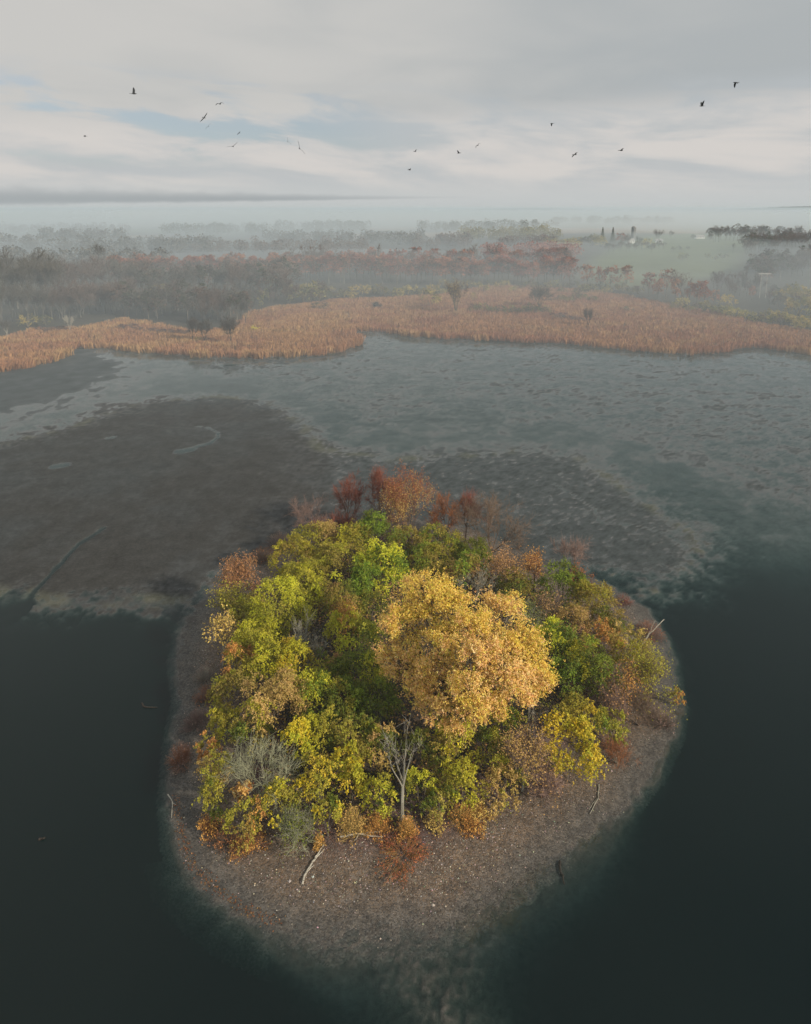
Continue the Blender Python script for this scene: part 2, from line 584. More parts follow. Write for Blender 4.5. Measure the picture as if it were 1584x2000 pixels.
# shallow far-lake silt is painted paler, standing in for sky sheen on the water; what breaks the surface there is dark weed
k6 = (ss(60, 100, Y + 12 * NCo + 0.32 * np.clip(X - 18, 0, 60)) * ss(0.004, -0.02, H) * (1 - ss(-2, 5, DL)) )[..., None]
k6 = np.maximum(k6, (ss(-0.05, -0.09, H) * ss(3, 6, DL) * ss(100, 110, Y))[..., None])
colb = colb * (1 - k6) + np.array([0.128, 0.128, 0.127]) * k6
wet = ss(-0.015, 0.005, H) * ss(0.09, 0.0, H)
bed = link('lake_bed', mesh_np('lake_bed', np.stack([X, Y, H], -1).reshape(-1, 3), grid_faces(NR, NC), mud_mat(), colb.reshape(-1, 3), True, {'wet': wet}))
tag(bed, kind='structure')


def isl_height(X, Y, fine=True):
    d = sdf(ISL, X, Y)
    n_m = fbm(X / 3.0, Y / 3.0, 4, 51) - 0.5
    n_f = fbm(X / 0.7, Y / 0.7, 3, 61) - 0.5
    dd = d + 0.5 * n_m + 0.5 * n_f
    flat = ss(48, 41, Y) * ss(-14, -5, X)
    h = np.where(dd > 0, 0.075 * np.minimum(dd, 9) + 0.05 * np.clip(dd - 9, 0, 14), (0.22 - 0.17 * flat) * dd)
    h = h - 0.045 * flat * np.clip(dd, 0, 4) - 0.02 * flat - 0.3 * flat * np.maximum(-dd - 1.1, 0)
    return h + 0.10 * n_m * ss(-0.5, 5, d) + ((0.05 + 0.07 * ss(3, 0, d)) * (1 - 0.75 * flat) * n_f + 0.12 * flat * ss(5, 1, d) * (fbm(X / 0.28, Y / 0.28, 2, 67) - 0.5) if fine else 0), d, n_m, n_f


x0, x1 = ISL[:, 0].min() - 3, ISL[:, 0].max() + 3
y0, y1 = ISL[:, 1].min() - 3, ISL[:, 1].max() + 3
nx, ny = int((x1 - x0) / 0.24), int((y1 - y0) / 0.24)
IX, IY = np.meshgrid(np.linspace(x0, x1, nx), np.linspace(y0, y1, ny))
IH, ID, INM, INF = isl_height(IX, IY)
f = grid_faces(ny, nx)
keep = ((ID > -1.0) | ((IY < 44) & (ID > -2.4))).ravel()[f].any(1)
used = np.unique(f[keep])
remap = np.full(nx * ny, -1)
remap[used] = np.arange(len(used))
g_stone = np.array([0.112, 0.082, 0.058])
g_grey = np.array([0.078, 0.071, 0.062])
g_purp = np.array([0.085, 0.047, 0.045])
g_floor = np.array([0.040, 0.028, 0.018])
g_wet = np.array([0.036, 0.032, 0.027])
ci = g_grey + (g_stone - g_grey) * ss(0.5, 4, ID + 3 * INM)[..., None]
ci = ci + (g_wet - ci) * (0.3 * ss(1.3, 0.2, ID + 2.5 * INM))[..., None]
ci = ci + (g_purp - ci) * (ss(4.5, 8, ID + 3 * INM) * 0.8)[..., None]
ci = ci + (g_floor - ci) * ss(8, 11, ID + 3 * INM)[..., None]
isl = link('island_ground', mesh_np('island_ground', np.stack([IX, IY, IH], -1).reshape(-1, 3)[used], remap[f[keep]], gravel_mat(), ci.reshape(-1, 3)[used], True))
tag(isl, kind='structure')


def gz(x, y):
    return float(isl_height(np.array([[x]]), np.array([[y]]), False)[0][0, 0])


# water body: a closed slab whose top is the lake surface
def box_mesh(name, lo, hi, mat):
    (ax, ay, az_), (bx, by, bz) = lo, hi
    v = [(ax, ay, az_), (bx, ay, az_), (bx, by, az_), (ax, by, az_), (ax, ay, bz), (bx, ay, bz), (bx, by, bz), (ax, by, bz)]
    fc = [(0, 3, 2, 1), (4, 5, 6, 7), (0, 1, 5, 4), (1, 2, 6, 5), (2, 3, 7, 6), (3, 0, 4, 7)]
    return mesh_np(name, v, fc, mat)


wat = link('water', box_mesh('water', (-900, -400, -3.0), (900, 345, 0.0), water_mat()))
tag(wat, kind='structure')

# land beyond the reeds, reaching the horizon
REED_L = [(-140, 742), (0, 728), (60, 720), (118, 706), (140, 694), (136, 684), (150, 680), (200, 682), (300, 690), (380, 698), (460, 700), (580, 699), (660, 690), (706, 677), (716, 664),
          (700, 654), (690, 646), (680, 618), (640, 590), (560, 600), (490, 612), (460, 640), (380, 652), (290, 632), (240, 626), (150, 645), (60, 648), (0, 664), (-140, 680)]
REED_R = [(690, 646), (740, 649), (800, 658), (900, 664), (1000, 668), (1100, 672), (1200, 682), (1290, 692), (1340, 694), (1420, 688), (1450, 680), (1490, 680), (1540, 688), (1584, 695), (1720, 706),
          (1720, 662), (1584, 650), (1480, 634), (1400, 612), (1310, 598), (1220, 580), (1160, 570), (1060, 562), (960, 560), (860, 578), (740, 584), (640, 588), (680, 618)]
PASTURE = poly([(1130, 545), (1180, 500), (1250, 478), (1330, 466), (1390, 463), (1500, 470), (1480, 500), (1420, 535), (1330, 560), (1210, 560)])
FIELD = poly([(1150, 452), (1240, 442), (1320, 432), (1584, 432), (1800, 436), (1800, 452), (1500, 458), (1390, 461), (1280, 463)])
SHORE = poly([(-700, 745), (-60, 735), (0, 728), (60, 720), (118, 706), (140, 694), (136, 684), (150, 680), (200, 682), (300, 690), (380, 698), (460, 700), (580, 699), (660, 690),
              (706, 677), (716, 664), (700, 654), (690, 646), (740, 649), (800, 658), (900, 664), (1000, 668), (1100, 672), (1200, 682),
              (1290, 692), (1340, 694), (1420, 688), (1450, 680), (1490, 680), (1540, 688), (1584, 695), (1700, 705), (2400, 720),
              (2600, 500), (-900, 500)])


def land_z(x, y):
    x, y = np.asarray(x, float), np.asarray(y, float)
    r = np.exp(-(((x - 330) / 260) ** 2 + ((y - 1050) / 420) ** 2)) * 9.0
    r = r + np.exp(-(((x - 520) / 180) ** 2 + ((y - 640) / 260) ** 2)) * 7.0
    r = r + 6.0 * ss(600, 1500, y) * (fbm(x / 500, y / 500, 3, 71) - 0.35)
    return 0.12 + r * ss(380, 620, y)


NR2, NC2 = 240, 220
ys2 = np.exp(np.linspace(math.log(190.0), math.log(9000.0), NR2))
tt2 = np.linspace(-1.3, 1.3, NC2)
X2, Y2 = tt2[None, :] * ys2[:, None], np.repeat(ys2[:, None], NC2, 1)
Z2 = land_z(X2, Y2)
dsh = np.where(Y2 < 560, sdf(SHORE, X2, np.minimum(Y2, 560)), 60.0)
Z2 = np.where(dsh < 0, np.maximum(-2.7, -0.5 + dsh * 0.6), np.where(dsh < 3, -0.5 + dsh * 0.2, Z2))
c_marsh, c_wood, c_past, c_field = (np.array(q) for q in ((0.17, 0.105, 0.06), (0.06, 0.055, 0.042), (0.11, 0.13, 0.06), (0.25, 0.17, 0.10)))
nn = fbm(X2 / 60, Y2 / 60, 4, 5) - 0.5
reedm = np.where(Y2 < 620, np.maximum(sdf(poly(REED_L), X2, np.minimum(Y2, 620)), sdf(poly(REED_R), X2, np.minimum(Y2, 620))), -99.0)
cl = c_wood + (c_marsh - c_wood) * ss(-6, 4, reedm + 10 * nn)[..., None]
big = fbm(X2 / 420, Y2 / 300, 3, 15)
cl = cl + (c_past * 0.9 - cl) * (ss(0.5, 0.62, big) * ss(900, 1300, Y2))[..., None]
cl = cl + (c_field - cl) * (ss(0.48, 0.36, big) * ss(900, 1300, Y2))[..., None]
cl = cl + (c_past - cl) * ss(-12, 12, sdf(PASTURE, X2, Y2) + 20 * nn)[..., None]
cl = cl + (c_field - cl) * ss(-20, 20, sdf(FIELD, X2, Y2))[..., None]
land = link('land', mesh_np('land', np.stack([X2, Y2, Z2], -1).reshape(-1, 3), grid_faces(NR2, NC2), land_mat(), cl.reshape(-1, 3), True))
tag(land, kind='structure')
base_v = np.array([(-9300, -9300, -3.3), (9300, -9300, -3.3), (9300, 9300, -3.3), (-9300, 9300, -3.3)])
base = link('ground', mesh_np('ground', base_v, [(0, 1, 2, 3)], land_mat(), np.full((4, 3), 0.05)))
tag(base, kind='structure')


def L(u, v):
    """Point of the far land seen in this direction."""
    z = 0.0
    for _ in range(12):
        p = P(u, v, z)
        z = float(land_z(p[0], p[1]))
    return P(u, v, z)


# far wooded ridges that stand out beyond the fog
def ridge(name, u0, u1, vfun, dist, thick):
    us = np.linspace(u0, u1, 160)
    top = []
    for u in us:
        d = ray(u, vfun(u))
        t = dist / d[1]
        top.append((d[0] * t, dist, CAMZ + d[2] * t))
    top = np.array(top)
    top[:, 2] += 6 * (vnoise(us / 4.0, us * 0, 3) - 0.5) * min(1, dist / 9000)
    n = len(us)
    rows = [np.c_[top[:, 0], top[:, 1] - thick, np.zeros(n) - 3], np.c_[top[:, 0], top[:, 1] - thick * 0.4, top[:, 2] * 0.7], top,
            np.c_[top[:, 0], top[:, 1] + thick, np.zeros(n) - 3]]
    o = link(name, mesh_np(name, np.concatenate(rows), grid_faces(4, n), land_mat(), np.tile([0.05, 0.06, 0.055], (4 * n, 1)), True))
    return tag(o, kind='structure')


def bumpy(c, wd, base, amp):
    return lambda u: base - amp * math.exp(-((u - c) / wd) ** 2)


ridge('hills', 1180, 1900, lambda u: 411 - 8.5 * float(ss(1330, 1600, u)), 10800, 350)
ridge('hills', 560, 1330, lambda u: 414 - 7.0 * math.exp(-((u - 1040) / 190.0) ** 2), 9700, 250)
ridge('hills', 1330, 1560, lambda u: 420 - 10.0 * math.exp(-((u - 1430) / 62.0) ** 2), 9500, 120)

# ------------------------------------------------------------------ plant builders
PAL = {
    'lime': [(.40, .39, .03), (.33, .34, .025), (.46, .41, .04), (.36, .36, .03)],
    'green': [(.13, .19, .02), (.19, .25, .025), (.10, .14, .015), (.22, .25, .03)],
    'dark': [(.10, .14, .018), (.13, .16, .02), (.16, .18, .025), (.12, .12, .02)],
    'olive': [(.28, .27, .03), (.34, .31, .04), (.23, .23, .025), (.30, .26, .04)],
    'oliveb': [(.27, .22, .045), (.23, .18, .04), (.21, .19, .03), (.30, .23, .055)],
    'yellow': [(.52, .41, .02), (.42, .37, .025), (.56, .43, .05), (.36, .34, .03)],
    'gold': [(.68, .42, .13), (.71, .43, .19), (.67, .43, .09), (.59, .35, .14), (.71, .46, .12)],
    'tan': [(.40, .29, .09), (.34, .26, .07), (.44, .30, .12)],
    'copper': [(.31, .17, .07), (.40, .23, .12), (.25, .15, .06), (.36, .22, .08)],
    'amber': [(.48, .27, .06), (.42, .24, .07), (.55, .34, .08), (.36, .17, .06)],
    'rust': [(.26, .10, .045), (.33, .14, .05), (.22, .09, .04)],
    'orange': [(.42, .20, .05), (.38, .22, .06), (.46, .26, .07)],
    'straw': [(.46, .33, .09), (.42, .27, .08), (.50, .36, .12)],
    'redbud': [(.23, .075, .055), (.18, .07, .05), (.27, .10, .06)],
    'brown': [(.17, .12, .085), (.14, .10, .07), (.20, .14, .10)],
    'grey': [(.27, .26, .21), (.22, .21, .17), (.31, .30, .25)],
    'greyg': [(.28, .29, .18), (.23, .24, .15), (.32, .32, .22)],
    'pink': [(.24, .16, .13), (.20, .13, .11), (.27, .19, .16)],
    'pale': [(.42, .40, .34), (.36, .34, .29)],
    'bark': [(.13, .11, .09), (.17, .15, .12)],
    'wetbark': [(.028, .024, .02), (.036, .031, .025)],
    'darkbark': [(.06, .05, .042), (.08, .065, .05)],
}


def pal(r, name, n):
    p = np.array(PAL[name])
    i = r.integers(0, len(p), n)
    j = r.integers(0, len(p), n)
    t = r.random((n, 1))
    return p[i] * t + p[j] * (1 - t)


LEAF_GAIN = 1.38


def leaves(r, C, N, size, col, aspect=0.62):
    """Rhombic leaf faces at C facing N."""
    n = len(C)
    T = unit(np.cross(N, r.normal(size=(n, 3))))
    B = np.cross(N, T)
    s = size[:, None] if np.ndim(size) else size
    fold = N * s * 0.12
    v = np.stack([C - T * s * .5, C + B * s * .5 * aspect + fold, C + T * s * .5, C - B * s * .5 * aspect + fold], 1).reshape(-1, 3)
    f = np.arange(4 * n).reshape(n, 4)
    return v, f, np.repeat(np.clip(col * LEAF_GAIN, 0.005, 0.85), 4, 0)


def tubes(p0, p1, r0, r1, col, sides=3):
    p0, p1 = np.asarray(p0, float), np.asarray(p1, float)
    n = len(p0)
    d = unit(p1 - p0)
    a = np.where(np.abs(d[:, 2:3]) > 0.9, np.array([[1.0, 0, 0]]), np.array([[0, 0, 1.0]]))
    s = unit(np.cross(d, a))
    t = np.cross(d, s)
    ang = np.arange(sides) * 2 * math.pi / sides
    ring = np.cos(ang)[None, :, None] * s[:, None] + np.sin(ang)[None, :, None] * t[:, None]
    r0, r1 = np.asarray(r0, float).reshape(-1, 1, 1), np.asarray(r1, float).reshape(-1, 1, 1)
    v = np.concatenate([p0[:, None] + ring * r0, p1[:, None] + ring * r1], 1).reshape(-1, 3)
    b = (np.arange(n) * 2 * sides)[:, None]
    k = np.arange(sides)[None]
    k2 = (k + 1) % sides
    f = np.stack([b + k, b + k2, b + sides + k2, b + sides + k], -1).reshape(-1, 4)
    return v, f, np.repeat(np.asarray(col, float), 2 * sides, 0)


def join(parts):
    vs_, fs, cs, o = [], [], [], 0
    for v, f, c in parts:
        vs_.append(v)
        fs.append(f + o)
        cs.append(c)
        o += len(v)
    return np.concatenate(vs_), np.concatenate(fs), np.concatenate(cs)


def grow(r, height, spread, trunk=0.3, limbs=5, levels=3, kids=4, up=0.35, r0=0.16, open_=0.9, wander=0.22, lean=0.0):
    """Branch skeleton scaled to a height and a spread: segments (p0, p1, r0, r1, level) and the tips."""
    seg = []
    tips = []

    def branch(p, d, ln, rad, lev, n=3):
        for i in range(n):
            d = d + r.normal(size=3) * wander + np.array([0, 0, up * 0.35])
            d = d / np.linalg.norm(d)
            q = p + d * ln / n
            rb = rad * (1 - 0.22 * (i + 1) / 1.0 / n * 2)
            seg.append((p, q, rad, rb, lev))
            p, rad = q, rb
            if lev < levels and i >= 1:
                for _ in range(kids // 2 if i < n - 1 else kids - kids // 2):
                    a = r.normal(size=3)
                    a = a - d * (a @ d)
                    a /= np.linalg.norm(a) + 1e-9
                    e = d + a * (0.45 + 0.5 * r.random()) * open_
                    branch(p, e / np.linalg.norm(e), ln * (0.5 + 0.25 * r.random()), rad * 0.62, lev + 1, 3 if lev < 2 else 2)
        if lev >= levels:
            tips.append((p, d))
    th = max(trunk, 0.02)
    p = np.zeros(3)
    d = np.array([lean, 0.0, 1.0])
    rad = r0
    if trunk > 0.05:
        for i in range(4):
            d = d + r.normal(size=3) * 0.05
            d /= np.linalg.norm(d)
            q = p + d * th / 4
            seg.append((p, q, rad, rad * 0.9, 0))
            p, rad = q, rad * 0.9
    for i in range(limbs):
        a = 2 * math.pi * (i + 0.6 * r.random()) / limbs
        o = open_ * (0.35 + 0.55 * r.random())
        e = np.array([math.cos(a) * o, math.sin(a) * o, 1.0])
        branch(p * (1 if trunk > 0.05 else 1) - np.array([0, 0, th * 0.25 * r.random() if trunk > 0.05 else 0]),
               e / np.linalg.norm(e), (1 - th) * 0.55, rad * 0.6, 1)
    a0 = np.array([s[0] for s in seg])
    a1 = np.array([s[1] for s in seg])
    rr0 = np.array([s[2] for s in seg])
    rr1 = np.array([s[3] for s in seg])
    lv = np.array([s[4] for s in seg])
    tp = np.array([t[0] for t in tips])
    td = np.array([t[1] for t in tips])
    allp = np.concatenate([a1, tp])
    sz = height / allp[:, 2].max()
    sx = spread * 0.5 / (np.percentile(np.hypot(allp[:, 0], allp[:, 1]), 97) + 1e-6)
    k = np.array([sx, sx, sz])
    fine = lv >= 2
    tp2 = np.concatenate([tp, (a0[fine] + a1[fine]) / 2])
    td2 = np.concatenate([td, a1[fine] - a0[fine]])
    return a0 * k, a1 * k, rr0, rr1, lv, tp2 * k, unit(td2 * k)


def twig_geo(r, tp, td, n, length, rad, colname, droop=0.0, spread=0.9, far=False):
    """Fine twigs fanning out of the branch tips, two segments each."""
    ix = r.integers(0, len(tp), int(n * len(tp) * 0.20))
    P0 = tp[ix] + r.normal(size=(len(ix), 3)) * 0.03
    D = unit(td[ix] + r.normal(size=(len(P0), 3)) * spread * 0.7 + np.array([0, 0, 0.2]))
    ln = length * (0.4 + 1.1 * r.random((len(P0), 1)))
    P0 = P0 - td[ix] * r.random((len(P0), 1)) * length * 0.3
    P1 = P0 + D * ln * 0.5
    D2 = unit(D + r.normal(size=D.shape) * 0.25 - np.array([0, 0, droop]))
    P2 = P1 + D2 * ln * 0.5
    c = pal(r, colname, len(P0))
    if far:
        return tubes(P0, P2, np.full(len(P0), rad), np.full(len(P0), rad * .4), c), P2
    A = tubes(P0, P1, np.full(len(P0), rad), np.full(len(P0), rad * .7), c)
    B = tubes(P1, P2, np.full(len(P0), rad * .7), np.full(len(P0), rad * .3), c)
    return join([A, B]), P2


def crown_leaves(r, Wd, Ht, n, leaf, pals, base=0.12, lobes=18, droop=0.5, flat=1.0, gap=0.0, shoot=0.9, cy=None):
    """Leaves on arching shoots gathered in lobes over a dome Wd wide, from base*Ht to Ht."""
    rx, rz = Wd / 2, Ht * (1 - base) / 2
    cz = Ht * base + rz
    d = unit(r.normal(size=(lobes * 3, 3)))
    d = d[d[:, 2] > -0.45][:lobes]
    lobes = len(d)
    q = 0.45 + 0.3 * r.random((lobes, 1))
    LC = d * np.array([rx, rx, rz * flat]) * q
    LR = (0.27 + 0.20 * r.random(lobes))
    LR = LR * min(rx, rz * 1.15)
    ns = max(1, n // 11)
    wgt = LR ** 2
    if gap:
        wgt = wgt * (r.random(lobes) > gap)
    li = r.choice(lobes, ns, p=wgt / wgt.sum())
    # each lobe is itself a cluster of clumps, so its outline is knobbly and shades itself
    nk = 7
    kd = unit(r.normal(size=(lobes, nk, 3)) + d[:, None] * 0.9 + np.array([0, 0, 0.45]))
    kc = kd[li, r.integers(0, nk, ns)]
    sd = unit(r.normal(size=(ns, 3)) * 0.45 + kc)
    p0 = LC[li] + kc * (LR[li] * 0.62)[:, None] + unit(r.normal(size=(ns, 3)) + kc * 0.6) * (LR[li] * 0.50 * r.random(ns) ** 0.5)[:, None]
    p0[:, 2] += cz
    dirs = unit(sd + r.normal(size=(ns, 3)) * 0.55)
    ln = shoot * (0.4 + 0.9 * r.random(ns)) * min(1.0, LR.mean() / 0.9)
    k = 11
    t = (np.arange(k)[None] + r.random((ns, k))) / k
    C = p0[:, None] + dirs[:, None] * (ln[:, None] * t)[..., None]
    C[..., 2] -= droop * ln[:, None] * t * t
    C = C + r.normal(size=C.shape) * leaf * 0.35
    C = C.reshape(-1, 3)
    N = unit(r.normal(size=C.shape) * 0.75 + np.repeat(sd, k, 0) * 0.6 + np.array([0, 0, 0.55]))
    # each lobe leans to one of the tree's colours, each shoot and leaf varies about it
    names = [pals] if isinstance(pals, str) else list(pals)
    li_name = r.choice(len(names), lobes, p=None)
    col = np.zeros((ns, 3))
    for i, nm in enumerate(names):
        m = li_name[li] == i
        col[m] = pal(r, nm, int(m.sum()))
    lobe_v = (0.82 + 0.36 * r.random(lobes))[li]
    col = col * lobe_v[:, None]
    col = np.repeat(col, k, 0) * (0.84 + 0.32 * r.random((ns * k, 1)))
    col[:, 0] *= 0.94 + 0.12 * r.random(ns * k)
    size = leaf * (0.7 + 0.6 * r.random(len(C)))
    C[:, 2] = np.maximum(C[:, 2], 0.05)
    return leaves(r, C, N, size, col)


def wood_mesh(r, g, colname, maxlev=9, sides=5):
    a0, a1, r0, r1, lv, tp, td = g
    m = lv <= maxlev
    c = pal(r, colname, int(m.sum()))
    return tubes(a0[m], a1[m], r0[m], r1[m], c, sides)


def mk(name, geo, mat, parent, smooth=False):
    v, f, c = geo
    return link(name, mesh_np(name, v, f, mat, c, smooth), parent)


def spot(u, v, Ht, frac=0.55):
    """Base of an island plant whose crown centre is seen at (u, v)."""
    z = 0.0
    for _ in range(6):
        p = P(u, v, z + Ht * frac)
        z = gz(p[0], p[1])
    return np.array([p[0], p[1], z - 0.04]), mpp(u, v, z + Ht * frac)


seed_n = [100]


def nr():
    seed_n[0] += 1
    return np.random.default_rng(seed_n[0])


def leafy(name, u, v, wpx, Ht, pals, label, cat='bush', leaf=0.17, dens=1.0, lobes=None, base=0.1, droop=0.5, shoot=0.9, gap=0.0, wood='bark', trunk=0.12, frac=0.55):
    r = nr()
    p, k = spot(u, v, Ht, frac)
    Wd = wpx * k
    t = thing(name, p, label, cat)
    n = int(dens * 1.6 * (Wd * Wd + Wd * Ht) * 0.8 / (leaf * leaf * 0.31) * 0.9)
    n = min(max(n, 900), 52000)
    lobes = lobes or int(np.clip(9 + Wd * 1.8, 10, 46))
    mk('crown', crown_leaves(r, Wd, Ht, n, leaf, pals, base, lobes, droop, 1.0, gap, shoot), M_LEAF, t)
    g = grow(r, Ht * 0.86, Wd * 0.78, trunk, 5, 2, 2, 0.3, 0.05 + 0.012 * Wd, 0.9)
    mk('trunk' if cat == 'tree' else 'stems', wood_mesh(r, g, wood, 9, 3), M_BARK, t)
    return t


def bare(name, u, v, wpx, Ht, twigc, label, wood='bark', cat='tree', trunk=0.3, limbs=5, levels=3, kids=4, up=0.35, r0=0.14, open_=0.9, ntw=6, twl=0.8, twr=0.016,
         frac=0.6, leafpal=None, nleaf=0, leaf=0.18, leaf_lo=0.0, leafpal2=None, droop=0.0, lean=0.0, wander=0.22):
    r = nr()
    p, k = spot(u, v, Ht, frac)
    Wd = wpx * k
    t = thing(name, p, label, cat)
    g = grow(r, Ht * 0.93, Wd * 0.9, trunk, limbs, levels, kids, up, r0, open_, wander, lean)
    mk('trunk' if trunk > 0.05 else 'stems', wood_mesh(r, g, wood, 9, 5), M_BARK, t)
    tg, ends = twig_geo(r, g[5], g[6], ntw, twl, twr, twigc, droop)
    mk('twigs', tg, M_TWIG, t)
    if leafpal:
        ends = ends[ends[:, 2] > leaf_lo * Ht]
        i = r.integers(0, len(ends), nleaf)
        C = ends[i] + r.normal(size=(nleaf, 3)) * 0.22
        c = pal(r, leafpal, nleaf)
        if leafpal2:                                    # the upper leaves of this tree have turned another colour
            zz = C[:, 2] / Ht + r.normal(size=nleaf) * 0.09
            c2 = pal(r, leafpal2, nleaf)
            c = np.where((zz > 0.66)[:, None], c2, c)
        c = c * (0.75 + 0.5 * r.random((nleaf, 1)))
        N = unit(r.normal(size=C.shape) + np.array([0.3, -0.3, 0.5]))
        mk('crown', leaves(r, C, N, leaf * (0.7 + 0.6 * r.random(nleaf)), c), M_LEAF, t)
    return t


def tuft(name, u, v, wpx, Ht, pals, label, cat='shrub', n=240, leafn=520, leaf=0.12, rad=0.009, arch=0.55, frac=0.45):
    """A low shrub of thin stems arching out from its foot, with a few dry leaves."""
    r = nr()
    p, k = spot(u, v, Ht, frac)
    Wd = wpx * k
    t = thing(name, p, label, cat)
    a = r.random(n) * 2 * math.pi
    rr = np.sqrt(r.random(n)) * Wd * 0.5 * (0.55 + 0.9 * vnoise(np.cos(a) * 1.7 + u, np.sin(a) * 1.7 + v, 7))
    n = len(rr)
    foot = np.c_[np.cos(a) * rr * 0.45, np.sin(a) * rr * 0.45, np.zeros(n)] + r.normal(size=(n, 3)) * np.array([.1, .1, 0]) * Wd * 0.3
    h = Ht * (0.3 + 0.7 * r.random(n)) * (1 - 0.75 * np.minimum(rr / (Wd * 0.5), 1) ** 2)
    tip = np.c_[np.cos(a) * rr, np.sin(a) * rr, h]
    mid = foot * 0.45 + tip * 0.55
    mid[:, 2] = h * (0.55 + arch * 0.3)
    c = pal(r, pals if isinstance(pals, str) else pals[0], n)
    A = tubes(foot, mid, np.full(n, rad), np.full(n, rad * .8), c)
    B = tubes(mid, tip, np.full(n, rad * .8), np.full(n, rad * .4), c)
    # side shoots
    m = n * 2
    i = r.integers(0, n, m)
    s = r.random((m, 1))
    q = mid[i] * (1 - s) + tip[i] * s
    e = q + unit(r.normal(size=(m, 3)) + np.array([0, 0, 0.5])) * (Ht * 0.12 * (0.5 + r.random((m, 1))))
    cc = pal(r, pals if isinstance(pals, str) else pals[-1], m)
    Cc = tubes(q, e, np.full(m, rad * .6), np.full(m, rad * .3), cc)
    mk('stems', join([A, B, Cc]), M_TWIG, t)
    if leafn:
        j = r.integers(0, m, leafn)
        Cq = e[j] + r.normal(size=(leafn, 3)) * 0.08
        cl_ = pal(r, pals if isinstance(pals, str) else pals[-1], leafn) * (0.8 + 0.5 * r.random((leafn, 1)))
        mk('foliage', leaves(r, Cq, unit(r.normal(size=(leafn, 3)) + np.array([0, 0, .6])), leaf * (0.6 + 0.8 * r.random(leafn)), cl_), M_DRY, t)
    return t



# ------------------------------------------------------------------ island plants
# the great golden tree: one crown of many rounded masses on a forking trunk
def golden_tree():
    r = nr()
    Ht = 13.5
    p, k = spot(905, 1300, Ht, 0.62)
    t = thing('broadleaf_tree', p, 'huge golden broadleaf tree, largest on the island, right of its centre', 'tree')
    # masses of the crown: photo position, height above ground, width in pixels
    masses = [(835, 1175, 12.3, 150), (790, 1216, 10.9, 110), (880, 1198, 12.6, 120), (930, 1229, 12.9, 120), (985, 1207, 11.6, 120), (1010, 1252, 11.4, 120),
              (1045, 1292, 10.0, 110), (985, 1297, 11.6, 150), (920, 1288, 12.5, 130), (850, 1263, 10.9, 130), (775, 1290, 8.7, 105), (800, 1324, 7.6, 90),
              (925, 1342, 10.0, 120), (860, 1340, 8.2, 110), (1000, 1344, 8.5, 120), (1050, 1328, 8.2, 80), (845, 1373, 6.6, 90), (930, 1382, 7.6, 100),
              (895, 1396, 6.1, 90), (955, 1373, 7.4, 80), (760, 1297, 7.8, 60), (1000, 1175, 11.0, 60), (820, 1144, 12.3, 80), (905, 1324, 9.3, 110)]
    parts = []
    wood = []
    fork = np.array([0.0, 0.0, 4.2])
    for (u, v, z, wpx) in masses:
        c = P(u, v, z)
        c = c - p
        m_ = mpp(u, v, z)
        R = wpx * m_ * 0.36
        n = int(3500 * R * R * 0.42)
        ns = n // 6
        nk = 16
        kd = unit(r.normal(size=(nk, 3)) + np.array([0.1, -0.15, 0.3]))
        kr = R * (0.20 + 0.20 * r.random(nk))
        ki = r.integers(0, nk, ns)
        kc = kd * (R * (0.55 + 0.55 * r.random((nk, 1))))
        p0 = (kc[ki] + r.normal(size=(ns, 3)) * kr[ki][:, None] * 0.62) * np.array([1, 1, 0.78])
        stray = r.random(ns) < 0.12
        p0[stray] *= 1.18
        sd = unit(p0 + kd[ki] * R * 0.3)
        # leaves sit along short sprays
        spd = unit(r.normal(size=(ns, 3)) * 0.7 + sd)
        tt_ = (np.arange(6)[None] / 6.0 + 0.1 * r.random((ns, 6)))[..., None] * 0.42
        C = (c + p0[:, None] + spd[:, None] * tt_).reshape(-1, 3) + r.normal(size=(ns * 6, 3)) * 0.06
        N = unit(r.normal(size=C.shape) * 0.8 + np.repeat(sd, 6, 0) * 0.7 + np.array([0, 0, 0.4]))
        col = pal(r, 'gold', ns)
        q3 = c + p0
        mixv = ss(0.38, 0.56, fbm(q3[:, 0] / 2.6 + q3[:, 2] / 3.0 + 7, q3[:, 1] / 2.6 + 3, 3, 9) + 0.05 * r.normal(size=ns))[:, None]
        col = col * (np.array([0.97, 1.0, 0.72]) * mixv + np.array([1.03, 0.94, 1.12]) * (1 - mixv))
        green = (r.random(ns) < 0.05)[:, None]
        col = np.where(green, pal(r, 'olive', ns) * 1.2, col)
        col = np.repeat(col, 6, 0) * (0.75 + 0.5 * r.random((ns * 6, 1)))
        parts.append(leaves(r, C, N, 0.155 * (0.7 + 0.6 * r.random(len(C))), col))
        # limb to the mass, bending on the way, and boughs inside it
        a = fork + r.normal(size=3) * 0.15
        b = fork * 0.45 + c * 0.55 + np.array([0, 0, -0.8]) + r.normal(size=3) * 0.4
        pts = np.array([a, (a + b) / 2 + r.normal(size=3) * 0.25, b, (b + c) / 2 + r.normal(size=3) * 0.25, c])
        rad = np.array([.20, .16, .12, .08, .05])
        wood.append((pts[:-1], pts[1:], rad[:-1], rad[1:]))
        q = unit(r.normal(size=(26, 3)) + np.array([0, 0, 0.5])) * R * 0.85
        st = b + (c - b) * r.random((26, 1))
        wood.append((st, c + q, np.full(26, .04), np.full(26, .012)))
    mk('crown', join(parts), M_LEAF, t)
    trunk = np.array([[0, 0, -0.2], [0.05, 0.02, 1.2], [0.0, -0.06, 2.8], fork])
    wood.append((trunk[:-1], trunk[1:], np.array([.48, .40, .35]), np.array([.40, .35, .30])))
    geo = [tubes(a, b, c1, c2, pal(r, 'bark', len(a)), 6) for a, b, c1, c2 in wood]
    mk('trunk', join(geo), M_BARK, t)


golden_tree()

